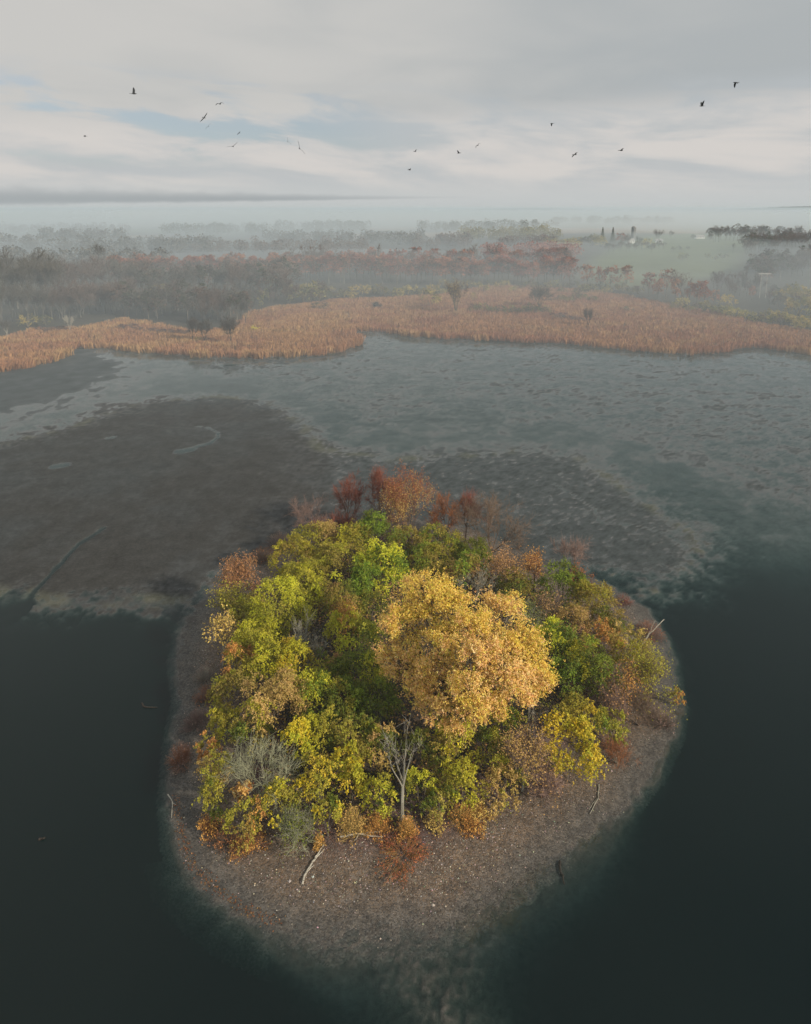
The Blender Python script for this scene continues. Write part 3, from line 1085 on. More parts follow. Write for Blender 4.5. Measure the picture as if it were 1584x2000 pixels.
# --- trees along the back of the island
bare('bare_tree', 678, 966, 112, 10.5, 'redbud', 'bare tree with dark reddish twigs, leftmost of the tall trees behind the island', trunk=0.22, limbs=7, ntw=27, twl=0.9, twr=0.016, up=0.3, open_=1.0, wood='brown', frac=0.62)
bare('bare_tree', 742, 952, 95, 11.5, 'redbud', 'narrow red-twigged tree touching the tall orange tree at the island back', trunk=0.26, limbs=6, ntw=27, twl=0.9, twr=0.017, up=0.35, open_=0.9, wood='brown', leafpal='rust', nleaf=700, leaf=0.15, leaf_lo=0.5, frac=0.66)
bare('broadleaf_tree', 798, 978, 117, 13.5, 'redbud', 'tallest tree at the island back, gold leaves below a rust-red top', trunk=0.10, limbs=9, levels=3, kids=5, ntw=13, twl=0.9, twr=0.015, up=0.5, open_=0.75, wood='brown', leafpal='tan', leafpal2='rust', nleaf=6400, leaf=0.17, leaf_lo=0.08, frac=0.54)
bare('bare_tree', 606, 1006, 126, 7.0, 'pink', 'faint low bare tree with pinkish twigs at the left of the island back', trunk=0.12, limbs=8, ntw=18, twl=0.9, twr=0.011, up=0.25, wood='pink', r0=0.07, frac=0.55)
bare('bare_tree', 872, 996, 87, 8.5, 'rust', 'small rust-twigged tree just right of the tall gold and red tree', trunk=0.30, limbs=6, ntw=27, twl=0.8, twr=0.016, up=0.2, open_=1.1, wood='darkbark', leafpal='rust', nleaf=520, leaf=0.15, frac=0.66)
bare('bare_tree', 910, 992, 80, 8.5, 'redbud', 'thin dark-stemmed reddish tree between the small rust tree and the wide brown one', trunk=0.32, limbs=6, ntw=20, twl=0.9, twr=0.014, up=0.25, open_=1.0, wood='darkbark', frac=0.66)
bare('bare_tree', 962, 1022, 195, 10.0, 'brown', 'wide bare brown tree with dense fine twigs at the right of the island back', trunk=0.10, limbs=11, kids=5, ntw=18, twl=1.0, twr=0.014, up=0.2, open_=1.1, wood='brown', frac=0.52)
bare('bare_tree', 1118, 1082, 117, 7.0, 'pink', 'faint bare pinkish tree leaning over the mud on the far right shore', trunk=0.18, limbs=7, ntw=15, twl=0.9, twr=0.011, up=0.2, wood='brown', r0=0.07, frac=0.56)
bare('bare_tree', 660, 1030, 109, 5.5, 'redbud', 'low dark red thicket at the foot of the leftmost tall tree', cat='shrub', trunk=0.03, limbs=12, ntw=17, twl=0.9, twr=0.014, wood='brown', r0=0.05, frac=0.5)
bare('bare_tree', 755, 1014, 146, 6.0, 'brown', 'thin brown thicket at the feet of the tall red-topped trees', cat='shrub', trunk=0.03, limbs=14, ntw=15, twl=0.9, twr=0.013, wood='brown', r0=0.05, frac=0.5)

# --- bushes, from the back to the front
leafy('bush', 622, 1050, 82, 6.5, ['olive', 'tan'], 'olive-yellow bush at the left end of the back row, below the faint pinkish tree')
leafy('bush', 688, 1055, 74, 6.0, ['olive', 'lime'], 'lime-tinged bush below the dark red thicket at the island back')
leafy('bush', 728, 1042, 70, 7.0, ['green', 'dark'], 'mid-green bush below the narrow red-twigged tree at the back')
leafy('bush', 795, 1062, 80, 6.0, ['oliveb', 'tan', 'dark'], 'brownish bush at the foot of the tall gold and red tree')
leafy('bush', 862, 1060, 92, 6.0, ['olive', 'green', 'oliveb'], 'olive green bush below the small rust-twigged tree')
leafy('bush', 925, 1085, 80, 5.0, ['green', 'dark'], 'dark green bush below the wide bare brown tree')
leafy('bush', 572, 1092, 96, 6.0, ['olive', 'lime', 'oliveb'], 'olive and lime bush behind the copper tree on the left side')
leafy('bush', 655, 1098, 90, 5.6, ['oliveb', 'olive'], 'brown-olive bush left of the brightest green bush')
leafy('bush', 745, 1105, 116, 6.6, ['green', 'lime'], 'brightest green bush, behind the upper left of the great golden tree', leaf=0.22, shoot=1.1)
leafy('bush', 715, 1138, 70, 5.4, ['green'], 'small pure green bush just below the brightest green bush')
leafy('bush', 838, 1100, 90, 5.6, ['olive', 'oliveb', 'green'], 'mixed olive bush peeping over the top of the great golden tree')
leafy('bush', 910, 1120, 84, 5.4, ['oliveb', 'green', 'copper'], 'brown and green bush at the upper right of the great golden tree')
bare('bare_tree', 930, 1140, 84, 6.0, 'grey', 'small grey leafless tree behind the upper right of the golden crown', trunk=0.2, ntw=6, twl=0.8, twr=0.014, wood='grey', r0=0.07)
bare('broadleaf_tree', 985, 1105, 92, 7.5, 'brown', 'russet thin-leaved tree below the wide bare brown tree', trunk=0.2, limbs=6, ntw=6, twl=0.8, twr=0.014, wood='grey', leafpal='copper', nleaf=2200, leaf=0.19)
bare('broadleaf_tree', 1043, 1108, 54, 7.0, 'rust', 'small orange-brown tree between the russet tree and the dark green bush', trunk=0.3, limbs=5, ntw=7, twl=0.7, twr=0.015, wood='brown', leafpal='orange', nleaf=900, leaf=0.18)
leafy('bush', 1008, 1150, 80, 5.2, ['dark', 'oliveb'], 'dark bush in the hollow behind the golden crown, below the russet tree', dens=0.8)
leafy('bush', 1098, 1140, 92, 6.4, ['dark', 'green'], 'dark green bush near the far right shore, under the faint pinkish tree')
bare('broadleaf_tree', 1130, 1140, 60, 6.0, 'brown', 'orange-brown twiggy tree on the shore side of the dark green bush', trunk=0.2, limbs=6, ntw=7, twl=0.7, twr=0.013, wood='brown', leafpal='rust', nleaf=700)
bare('bare_tree', 1062, 1190, 84, 6.0, 'brown', 'brown bare tree right of the upper golden crown', trunk=0.15, limbs=7, ntw=7, twl=0.8, twr=0.013, wood='brown', leafpal='copper', nleaf=500)
bare('bare_tree', 1036, 1205, 76, 5.2, 'greyg', 'grey-green drooping bush against the right edge of the golden crown', cat='bush', trunk=0.05, limbs=9, ntw=8, twl=1.0, twr=0.014, wood='greyg', r0=0.06, droop=0.8, leafpal='dark', nleaf=1500)
leafy('bush', 1158, 1172, 92, 5.8, ['olive', 'oliveb'], 'olive-yellow bush on the right shore beside the dark crooked snag', dens=0.85)
leafy('bush', 1188, 1212, 74, 4.6, ['oliveb', 'dark'], 'dull olive bush below the olive-yellow one on the right shore', dens=0.8)
leafy('bush', 1118, 1215, 70, 5.2, ['tan', 'oliveb'], 'tan feathery bush in the middle of the right side', dens=0.8)
leafy('bush', 1085, 1250, 84, 5.6, ['green', 'dark', 'lime'], 'green bush against the right flank of the golden crown')
leafy('bush', 1130, 1255, 58, 4.8, ['copper', 'oliveb'], 'small dark brown bush between the green bush and the yellow-green round one', dens=0.7)
leafy('bush', 1180, 1245, 70, 4.8, ['oliveb', 'orange'], 'orange-tipped bush above the yellow-green round one on the right', dens=0.7)
leafy('bush', 1160, 1302, 104, 6.2, ['lime', 'green', 'dark'], 'round yellow-green bush with a dark foot on the right side')
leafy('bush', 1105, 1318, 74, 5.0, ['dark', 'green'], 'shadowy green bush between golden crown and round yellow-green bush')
leafy('bush', 1225, 1255, 70, 4.6, ['oliveb', 'tan'], 'thin brownish bush near the right shore above the yellow-green streaked one', dens=0.6)
leafy('bush', 1232, 1288, 82, 5.2, ['lime', 'oliveb', 'olive'], 'yellow-green streaked bush near the right shore', dens=0.7)
bare('broadleaf_tree', 1268, 1310, 116, 6.5, 'brown', 'spreading brown thin-leaved tree overhanging the right shore', trunk=0.12, limbs=8, ntw=9, twl=0.9, twr=0.013, wood='darkbark', leafpal='olive', nleaf=2600, leaf=0.17, lean=0.25)
bare('broadleaf_tree', 1220, 1330, 84, 5.5, 'brown', 'brown and gold flecked tree left of the one overhanging the right shore', trunk=0.1, limbs=7, ntw=7, twl=0.8, twr=0.013, wood='brown', leafpal='amber', nleaf=1300, leaf=0.16)
leafy('bush', 1326, 1358, 24, 2.0, ['amber', 'oliveb'], 'tiny orange bush on its own at the right-hand water edge', leaf=0.14, base=0.02)
bare('bare_tree', 1250, 1385, 96, 4.0, 'brown', 'low brown thicket on the right beach below the overhanging tree', cat='shrub', trunk=0.03, limbs=12, ntw=7, twl=0.8, twr=0.011, wood='brown', r0=0.05, frac=0.45)
bare('bare_tree', 1205, 1380, 80, 4.4, 'pink', 'reddish-brown thicket right of the bright yellow bush', cat='shrub', trunk=0.03, limbs=12, ntw=7, twl=0.8, twr=0.011, wood='brown', r0=0.05, frac=0.45, leafpal='copper', nleaf=400)
leafy('bush', 1196, 1418, 66, 3.8, ['green', 'olive'], 'green bush at the right edge next to the bright yellow bush')
leafy('bush', 1122, 1402, 84, 5.2, ['yellow', 'olive'], 'yellow bush top behind the brightest yellow bush on the right', dens=0.85)
leafy('bush', 1112, 1455, 112, 6.0, ['yellow', 'yellow', 'lime'], 'brightest yellow bush, right of the lower golden crown near the beach', leaf=0.21)
bare('bare_tree', 1206, 1472, 82, 2.6, 'rust', 'low red thicket on the right beach beside the bright yellow bush', cat='shrub', trunk=0.03, limbs=14, ntw=6, twl=0.7, twr=0.010, wood='grey', r0=0.035, frac=0.4)

# left side
bare('broadleaf_tree', 462, 1130, 98, 8.0, 'brown', 'copper-leaved airy tree at the upper left corner of the island', trunk=0.12, limbs=8, ntw=7, twl=0.9, twr=0.012, wood='grey', leafpal='copper', nleaf=3600, leaf=0.20)
bare('broadleaf_tree', 455, 1180, 90, 6.0, 'brown', 'bronze airy tree just below the copper-leaved one on the left shore', trunk=0.1, limbs=8, ntw=7, twl=0.9, twr=0.012, wood='grey', leafpal='olive', nleaf=2600, leaf=0.19)
bare('broadleaf_tree', 432, 1238, 60, 6.5, 'brown', 'slim tree with scattered yellow leaves standing on the left shore', trunk=0.25, limbs=5, ntw=6, twl=0.8, twr=0.012, wood='pale', leafpal='straw', nleaf=750, leaf=0.24, up=0.7, open_=0.7)
leafy('bush', 590, 1135, 86, 5.6, ['lime', 'olive'], 'lime bush behind the big yellow-green tree on the left')
leafy('bush', 640, 1150, 70, 5.4, ['lime', 'oliveb'], 'small lime and brown bush right of the lime bush')
leafy('broadleaf_tree', 545, 1185, 138, 8.4, ['lime', 'lime', 'olive'], 'big yellow-green tree on the upper left of the island', cat='tree')
leafy('bush', 485, 1200, 70, 5.6, ['olive', 'oliveb'], 'olive bush squeezed between the left shore trees and the big yellow-green tree')
leafy('bush', 668, 1175, 82, 5.6, ['oliveb', 'copper', 'dark'], 'brown vine-covered bush left of the dark hollow', shoot=1.5, droop=0.9, dens=0.8)
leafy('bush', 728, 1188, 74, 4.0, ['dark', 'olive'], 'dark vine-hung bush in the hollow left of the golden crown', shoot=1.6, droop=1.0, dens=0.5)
leafy('bush', 668, 1222, 76, 5.6, ['lime', 'amber', 'olive'], 'yellow bush with orange tips right of the grey bare tree')
leafy('bush', 705, 1250, 80, 4.8, ['olive', 'dark', 'lime'], 'olive vine-draped bush between grey bare tree and golden crown', shoot=1.5, droop=0.9, dens=0.8)
leafy('bush', 498, 1245, 90, 6.2, ['lime', 'olive'], 'lime bush left of the grey bare tree')
bare('bare_tree', 598, 1258, 104, 7.5, 'grey', 'grey leafless tree in the middle of the left half', trunk=0.16, limbs=8, kids=4, ntw=6, twl=0.8, twr=0.015, wood='grey', up=0.45, open_=0.9, r0=0.12)
leafy('bush', 460, 1302, 72, 6.0, ['olive', 'oliveb', 'amber'], 'bronze-edged bush on the left shore below the slim yellow-leaved tree')
leafy('bush', 522, 1300, 92, 6.8, ['lime', 'olive'], 'bright lime bush below the grey bare tree, left part')
leafy('bush', 575, 1302, 84, 6.6, ['lime', 'yellow'], 'bright yellow-lime bush directly below the grey bare tree')
leafy('bush', 640, 1305, 80, 5.4, ['dark', 'olive', 'copper'], 'dark olive bush right below the grey bare tree')
leafy('bush', 700, 1315, 92, 5.6, ['lime', 'green', 'dark'], 'green and lime bush left of the lower golden crown', shoot=1.3)
leafy('bush', 445, 1350, 70, 5.2, ['olive', 'oliveb'], 'olive bush on the left shore beside the broad tan crown')
leafy('broadleaf_tree', 530, 1372, 120, 7.4, ['tan', 'lime', 'tan'], 'broad tan-topped tree in the left half below the lime bushes', cat='tree')
leafy('bush', 610, 1360, 84, 6.0, ['lime', 'lime', 'green'], 'lime bush right of the broad tan-topped tree', shoot=1.2)
leafy('bush', 668, 1372, 90, 5.2, ['olive', 'dark', 'green'], 'olive green bush in the middle, left of the pale bare tree top')
leafy('bush', 735, 1372, 90, 5.0, ['green', 'dark'], 'fresh green bush behind the top of the pale bare tree', shoot=1.2)
leafy('bush', 440, 1408, 66, 4.8, ['olive', 'lime'], 'olive bush above the small yellow bush on the left shore')
leafy('bush', 490, 1432, 80, 4.6, ['dark', 'oliveb'], 'dark bush below the broad tan-topped tree', dens=0.8)
leafy('bush', 404, 1460, 42, 3.6, ['olive', 'amber'], 'small yellow bush jutting out over the left gravel')
leafy('bush', 580, 1456, 72, 5.6, ['yellow', 'yellow', 'lime'], 'brightest yellow bush of the left half, round', leaf=0.19)
leafy('bush', 628, 1430, 84, 5.0, ['olive', 'lime', 'dark'], 'olive and lime bush behind the round yellow bush')
leafy('bush', 690, 1440, 92, 4.6, ['olive', 'dark', 'oliveb'], 'dull olive bush left of the pale bare tree')
bare('bare_tree', 508, 1500, 160, 7.0, 'greyg', 'wide grey-green leafless tree in the lower left of the island', trunk=0.16, limbs=9, kids=5, ntw=7, twl=0.9, twr=0.013, wood='greyg', up=0.25, open_=1.15, r0=0.13, frac=0.55)
leafy('bush', 425, 1505, 72, 4.4, ['olive', 'tan'], 'olive-tan bush at the left edge behind the wide leafless tree', dens=0.7)
leafy('bush', 418, 1555, 66, 3.8, ['olive', 'lime', 'dark'], 'olive bush at the lower left edge of the thicket', dens=0.8)
leafy('bush', 472, 1555, 42, 3.4, ['gold', 'amber'], 'small pale orange-leaved bush in the lower left thicket', leaf=0.24, dens=0.9)
leafy('bush', 545, 1572, 76, 3.8, ['yellow', 'olive', 'lime'], 'yellow bush under the wide leafless tree', dens=0.8)
leafy('bush', 485, 1598, 80, 3.2, ['oliveb', 'amber', 'olive'], 'brown and orange bush at the front left corner', dens=0.7)
leafy('bush', 625, 1522, 92, 4.8, ['yellow', 'olive', 'oliveb'], 'yellow-flecked bush right of the wide leafless tree', dens=0.75)
leafy('bush', 688, 1528, 52, 4.4, ['yellow', 'lime'], 'bright yellow bush left of the pale bare trunk', leaf=0.2)
leafy('bush', 678, 1490, 64, 4.6, ['lime', 'yellow'], 'lime bush behind the bright yellow bush by the pale bare trunk')
leafy('bush', 640, 1590, 62, 3.8, ['yellow', 'olive', 'dark'], 'yellow leafy bush hanging over the gravel above the forked driftwood', dens=0.7)
bare('bare_tree', 575, 1620, 90, 2.8, 'greyg', 'grey tangled thicket at the front, left of the forked driftwood', cat='shrub', trunk=0.03, limbs=14, ntw=7, twl=0.8, twr=0.012, wood='greyg', r0=0.04, frac=0.45, leafpal='dark', nleaf=700)
bare('bare_tree', 785, 1492, 112, 10.0, 'pale', 'pale-barked leafless tree standing at the front of the island', trunk=0.42, limbs=5, levels=3, kids=2, ntw=7, twl=0.9, twr=0.009, wood='grey', up=0.75, open_=0.65, r0=0.17, frac=0.56)
leafy('bush', 745, 1455, 76, 4.6, ['olive', 'tan', 'dark'], 'olive-tan bush just left of the pale bare tree', dens=0.8)
leafy('bush', 740, 1550, 66, 3.8, ['olive', 'dark', 'lime'], 'dark olive bush at the left of the pale trunk foot', dens=0.75)
leafy('bush', 822, 1540, 62, 4.2, ['lime', 'olive', 'dark'], 'lime bush just right of the pale trunk')
leafy('bush', 815, 1455, 60, 4.2, ['dark', 'oliveb'], 'dark bush behind the pale bare tree, right side', dens=0.8)
leafy('bush', 890, 1442, 84, 5.0, ['yellow', 'lime', 'tan'], 'yellow bush directly below the golden crown')
leafy('bush', 868, 1482, 80, 4.2, ['oliveb', 'dark'], 'brown bush right of the pale bare tree', dens=0.75)
leafy('bush', 905, 1528, 82, 4.4, ['lime', 'lime', 'olive'], 'lime bush at the front between pale trunk and pale twiggy tree')
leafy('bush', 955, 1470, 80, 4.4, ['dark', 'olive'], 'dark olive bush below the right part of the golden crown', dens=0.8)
leafy('bush', 985, 1415, 60, 4.6, ['green', 'olive'], 'green bush tucked under the lower right of the golden crown')
bare('bare_tree', 1040, 1398, 64, 5.8, 'pale', 'crooked pale grey leafless tree below the right of the golden crown', trunk=0.12, limbs=4, levels=2, kids=3, ntw=4, twl=0.8, twr=0.014, wood='grey', up=0.6, open_=0.6, r0=0.10, wander=0.4)
bare('broadleaf_tree', 1022, 1478, 104, 5.6, 'pink', 'pale twiggy tree with a few tan leaves left of the brightest yellow bush', trunk=0.3, limbs=6, ntw=8, twl=0.9, twr=0.013, wood='grey', leafpal='tan', nleaf=1900, leaf=0.17)
leafy('bush', 985, 1530, 84, 3.4, ['olive', 'tan'], 'olive bush at the foot of the pale twiggy tree', dens=0.7)
bare('bare_tree', 1062, 1530, 80, 3.2, 'pink', 'pinkish fan-shaped thicket at the front right beside the gravel', cat='shrub', trunk=0.03, limbs=14, ntw=8, twl=0.8, twr=0.011, wood='pink', r0=0.04, frac=0.45, leafpal='copper', nleaf=300)
leafy('bush', 860, 1560, 60, 3.2, ['dark', 'oliveb'], 'dark low bush at the front right of the pale trunk foot', dens=0.7)
# low rusty and orange shrubs round the edge
tuft('shrub', 688, 1602, 70, 2.4, ['straw', 'straw'], 'golden straw-coloured shrub at the front, left of the orange one')
tuft('shrub', 738, 1604, 58, 2.0, ['orange', 'orange'], 'orange shrub left of the pale trunk foot')
tuft('shrub', 795, 1612, 44, 1.8, ['straw', 'orange'], 'pale orange grassy tuft right at the pale trunk foot', n=360)
tuft('shrub', 790, 1655, 124, 0.9, ['orange', 'rust'], 'wide rust-orange low shrub spreading over the front gravel', n=300, leafn=1100, rad=0.008)
tuft('shrub', 900, 1588, 60, 1.6, ['straw', 'orange'], 'orange tuft at the front below the lime bush')
tuft('shrub', 935, 1580, 58, 1.7, ['orange', 'straw'], 'amber tuft right of the orange tuft at the front edge')
tuft('shrub', 925, 1612, 50, 1.0, ['rust', 'orange'], 'low rust tuft on the purple gravel below the amber tuft')
tuft('shrub', 850, 1602, 56, 1.4, ['brown', 'straw'], 'brown and straw tuft between pale trunk foot and orange tuft')
tuft('shrub', 352, 1470, 62, 2.0, ['rust', 'pink'], 'red-brown round shrub in the water edge on the left shore', n=420, leafn=160)
tuft('shrub', 385, 1400, 62, 1.5, ['pink', 'pink'], 'pinkish-grey low shrub on the left gravel above the red-brown one', n=500, leafn=120)
tuft('shrub', 402, 1352, 58, 1.6, ['pink', 'rust'], 'dull red low shrub on the left gravel beside the olive bush', n=420, leafn=150)
tuft('shrub', 400, 1312, 50, 1.8, ['grey', 'pink'], 'grey twiggy shrub on the left gravel below the slim tree', n=300, leafn=60)
tuft('shrub', 408, 1608, 58, 1.6, ['rust', 'orange'], 'rust shrub at the lower left corner of the thicket')
tuft('shrub', 485, 1642, 76, 1.3, ['rust', 'orange'], 'low rust and orange shrub on the front left gravel', n=320, leafn=520)
tuft('shrub', 440, 1632, 56, 1.2, ['brown', 'rust'], 'brown low shrub left of the low rust and orange shrub', leafn=300)
tuft('shrub', 622, 1640, 24, 1.3, ['straw', 'orange'], 'tiny yellow-orange tuft at the top of the forked driftwood', n=200, leafn=300)
tuft('shrub', 1268, 1225, 60, 2.2, ['pink', 'rust'], 'brownish twiggy shrub at the right shore around the pale snag', n=420, leafn=150)
tuft('shrub', 1218, 1168, 40, 1.6, ['redbud', 'pink'], 'small dark red shrub at the tip of the crooked dark snag', n=240, leafn=100)
tuft('shrub', 1290, 1400, 70, 1.2, ['brown', 'pink'], 'low brown shrub on the gravel at the far right of the beach', n=420, leafn=200)
tuft('shrub', 545, 1052, 70, 2.6, ['pink', 'brown'], 'faint brown shrub at the back left shore beside the olive-yellow bush', n=420, leafn=60)
tuft('shrub', 515, 1080, 60, 2.4, ['brown', 'rust'], 'dark brown shrub behind the copper-leaved tree', n=420, leafn=80)


# undergrowth that fills the ground between the bushes
def undergrowth():
    r = nr()
    n = 60000
    x = x0 + (x1 - x0) * r.random(n)
    y = y0 + (y1 - y0) * r.random(n)
    hh, d, nm, nf = isl_height(x[None], y[None], False)
    m = (d[0] + 3 * nm[0] > 8.0)
    x, y, z = x[m], y[m], hh[0][m]
    n = len(x)
    C = np.c_[x, y, z + 0.05 + 1.5 * r.random(n) ** 2 * (0.4 + 1.2 * fbm(x / 2.5, y / 2.5, 2, 8))]
    names = np.array(['dark', 'oliveb', 'copper', 'brown', 'olive'])
    w_ = (fbm(x / 3, y / 3, 3, 77) * 5.2 + r.random(n) * 1.2 - 0.6).astype(int).clip(0, 4)
    col = np.zeros((n, 3))
    for i, nmn in enumerate(names):
        q = w_ == i
        col[q] = pal(r, nmn, int(q.sum()))
    v, f, c = leaves(r, C, unit(r.normal(size=C.shape) * 0.7 + np.array([0, 0, 1.0])), 0.26 * (0.6 + 0.8 * r.random(n)), col * (0.7 + 0.5 * r.random((n, 1))))
    o = link('undergrowth', mesh_np('undergrowth', v, f, M_DRY, c))
    tag(o, 'dark leafy undergrowth covering the island floor', 'undergrowth', kind='stuff')


undergrowth()


# pale stones and shells on the beach, and the fallen leaves
def beach_litter():
    r = nr()
    n = 78000
    x = x0 + (x1 - x0) * r.random(n)
    y = y0 + (y1 - y0) * r.random(n)
    hh, d, nm, nf = isl_height(x[None], y[None])
    d, nm, hh = d[0], nm[0], hh[0]
    band = ss(0.40, 0.62, fbm(x / 2.0, y / 2.0, 4, 31)) + 0.8 * ss(0.50, 0.62, fbm(d / 1.1 + 3, np.arctan2(y - 65, x) * 3, 2, 36))
    dens = ss(0.2, 5, d + 2 * nm) * ss(13, 8, d) * (0.12 + 0.75 * band) + 0.03 * (d > -0.5)
    m = r.random(n) < dens * 1.15
    x, y, z = x[m], y[m], hh[m]
    n = len(x)
    s = 0.022 + 0.05 * r.random(n) ** 2.6
    s[r.random(n) < 0.006] *= 2.2
    c = np.array([[.42, .36, .31]]) * (0.3 + 0.95 * r.random((n, 1))) * (1 + 0.12 * r.normal(size=(n, 3)))
    o6 = np.array([[1, 0, 0], [0, 1, 0], [-1, 0, 0], [0, -1, 0], [0, 0, .6], [0, 0, -.6]], float)
    V = np.repeat(np.c_[x, y, z + 0.01][:, None], 6, 1) + o6[None] * s[:, None, None] * (0.7 + 0.6 * r.random((n, 6, 1)))
    tri = np.array([[0, 1, 4], [1, 2, 4], [2, 3, 4], [3, 0, 4], [1, 0, 5], [2, 1, 5], [3, 2, 5], [0, 3, 5]])
    Fc = (np.arange(n)[:, None, None] * 6 + tri[None]).reshape(-1, 3)
    o = link('pebbles', mesh_np('pebbles', V.reshape(-1, 3), Fc, M_PEB, np.repeat(np.clip(c, 0.02, .7), 6, 0)))
    tag(o, 'pale stones and shells scattered over the gravel beach', 'stones', kind='stuff')
    n = 26000
    t = r.random(n)
    seg = np.r_[ISL, ISL[:1]]
    # leaves strewn under the bushes and a line of them washed up on the left shore
    xa = x0 + (x1 - x0) * r.random(n)
    ya = y0 + (y1 - y0) * r.random(n)
    hh, d, nm, nf = isl_height(xa[None], ya[None])
    d, nm, hh = d[0], nm[0], hh[0]
    keep = r.random(n) < 0.75 * ss(4.5, 7.5, d + 3 * nm) * ss(11, 9, d)
    wr = poly([(334, 1560), (345, 1640), (364, 1700), (402, 1740), (470, 1788), (540, 1815)])
    m_ = 380
    i = r.integers(0, len(wr) - 1, m_)
    q = r.random((m_, 1))
    wp = wr[i] * (1 - q) + wr[i + 1] * q + r.normal(size=(m_, 2)) * 0.22 + np.array([0.3, 0.35])
    xs_, ys_ = np.r_[xa[keep], wp[:, 0]], np.r_[ya[keep], wp[:, 1]]
    hz = isl_height(xs_[None], ys_[None])[0][0]
    C = np.c_[xs_, ys_, np.maximum(hz, 0.0) + 0.035]
    n = len(C)
    col = np.where((r.random(n) < 0.5)[:, None], pal(r, 'copper', n), pal(r, 'rust', n)) * (0.3 + 0.45 * r.random((n, 1)))
    v, f, c = leaves(r, C, unit(r.normal(size=C.shape) * 0.25 + np.array([0, 0, 1.0])), 0.13 * (0.6 + 0.8 * r.random(n)), col)
    o = link('fallen_leaves', mesh_np('fallen_leaves', v, f, M_DRY, c))
    tag(o, 'rusty fallen leaves strewn on the gravel and along the waterline', 'leaves', kind='stuff')


beach_litter()


# driftwood and snags
def log(name, pts, rad, colname, label, cat, branches=(), z=None):
    """Bent log through photo positions (u, v, height above ground)."""
    r = nr()
    W3 = []
    for (u, v, h) in pts:
        zz = 0.0
        for _ in range(4):
            q = P(u, v, zz + h)
            zz = gz(q[0], q[1]) if z is None else z
        W3.append([q[0], q[1], zz + h])
    W3 = np.array(W3)
    b0 = W3[0].copy()
    t = thing(name, b0, label, cat)

    def tube_line(pp, r0, r1):
        n = len(pp)
        fine = []
        for i in range(n - 1):
            for s in np.linspace(0, 1, 4, endpoint=False):
                fine.append(pp[i] * (1 - s) + pp[i + 1] * s + r.normal(size=3) * r0 * 0.35)
        fine.append(pp[-1])
        fine = np.array(fine) - b0
        rr = np.linspace(r0, r1, len(fine))
        return tubes(fine[:-1], fine[1:], rr[:-1], rr[1:], pal(r, colname, len(fine) - 1), 7)
    mk('stem', tube_line(W3, rad, rad * 0.45), M_BARK, t)
    for (i, u, v, h) in branches:
        zz = 0.0
        for _ in range(4):
            q = P(u, v, zz + h)
            zz = gz(q[0], q[1]) if z is None else z
        e = np.array([q[0], q[1], zz + h])
        mid = (W3[i] + e) / 2 + r.normal(size=3) * 0.06
        mk('branch', tube_line(np.array([W3[i], mid, e]), rad * 0.6, rad * 0.25), M_BARK, t)
    return t


log('driftwood', [(590, 1728, .06), (597, 1705, .08), (612, 1682, .1), (621, 1665, .1), (632, 1650, .12)], 0.085, 'pale', 'forked pale driftwood branch lying on the front gravel', 'driftwood', [(1, 614, 1690, .12), (2, 634, 1658, .15)])
log('driftwood', [(664, 1634, .15), (700, 1629, .18), (748, 1634, .12)], 0.07, 'pale', 'pale fallen branch lying along the foot of the straw-coloured shrub', 'driftwood', [(1, 692, 1642, .08), (1, 742, 1624, .2)])
log('driftwood', [(1170, 1533, .06), (1168, 1558, .06), (1152, 1590, .05)], 0.05, 'grey', 'thin curved branch lying on the right gravel below the red thicket', 'driftwood', [(1, 1150, 1582, .05)])
log('sunken_log', [(1093, 1682, .03), (1096, 1704, .05), (1102, 1728, -.02)], 0.10, 'wetbark', 'dark sunken log in the water off the right beach', 'log', [], 0.0)
log('sunken_log', [(276, 1375, .02), (284, 1382, .04), (307, 1382, .02)], 0.10, 'wetbark', 'dark bent log floating in the left pool', 'log', [], 0.0)
log('sunken_log', [(75, 1640, .0), (88, 1636, .03)], 0.12, 'wetbark', 'short dark stump just breaking the water at the lower left', 'log', [], 0.0)
log('snag', [(1252, 1262, .2), (1268, 1238, .7), (1284, 1222, 1.0), (1297, 1210, 1.2)], 0.10, 'grey', 'bleached bare snag reaching over the water on the right shore', 'snag', [(1, 1280, 1212, 1.4)])
log('snag', [(1178, 1176, .8), (1198, 1180, .9), (1214, 1172, 1.1), (1226, 1160, 1.3)], 0.11, 'darkbark', 'dark crooked snag on the far right shore', 'snag', [(1, 1206, 1162, 1.5), (2, 1222, 1178, .9), (1, 1210, 1186, .7)])
log('driftwood', [(328, 1552, .03), (337, 1566, .05), (335, 1598, .03)], 0.05, 'pale', 'thin pale stick at the waterline on the lower left shore', 'driftwood', [(1, 344, 1572, .05)])

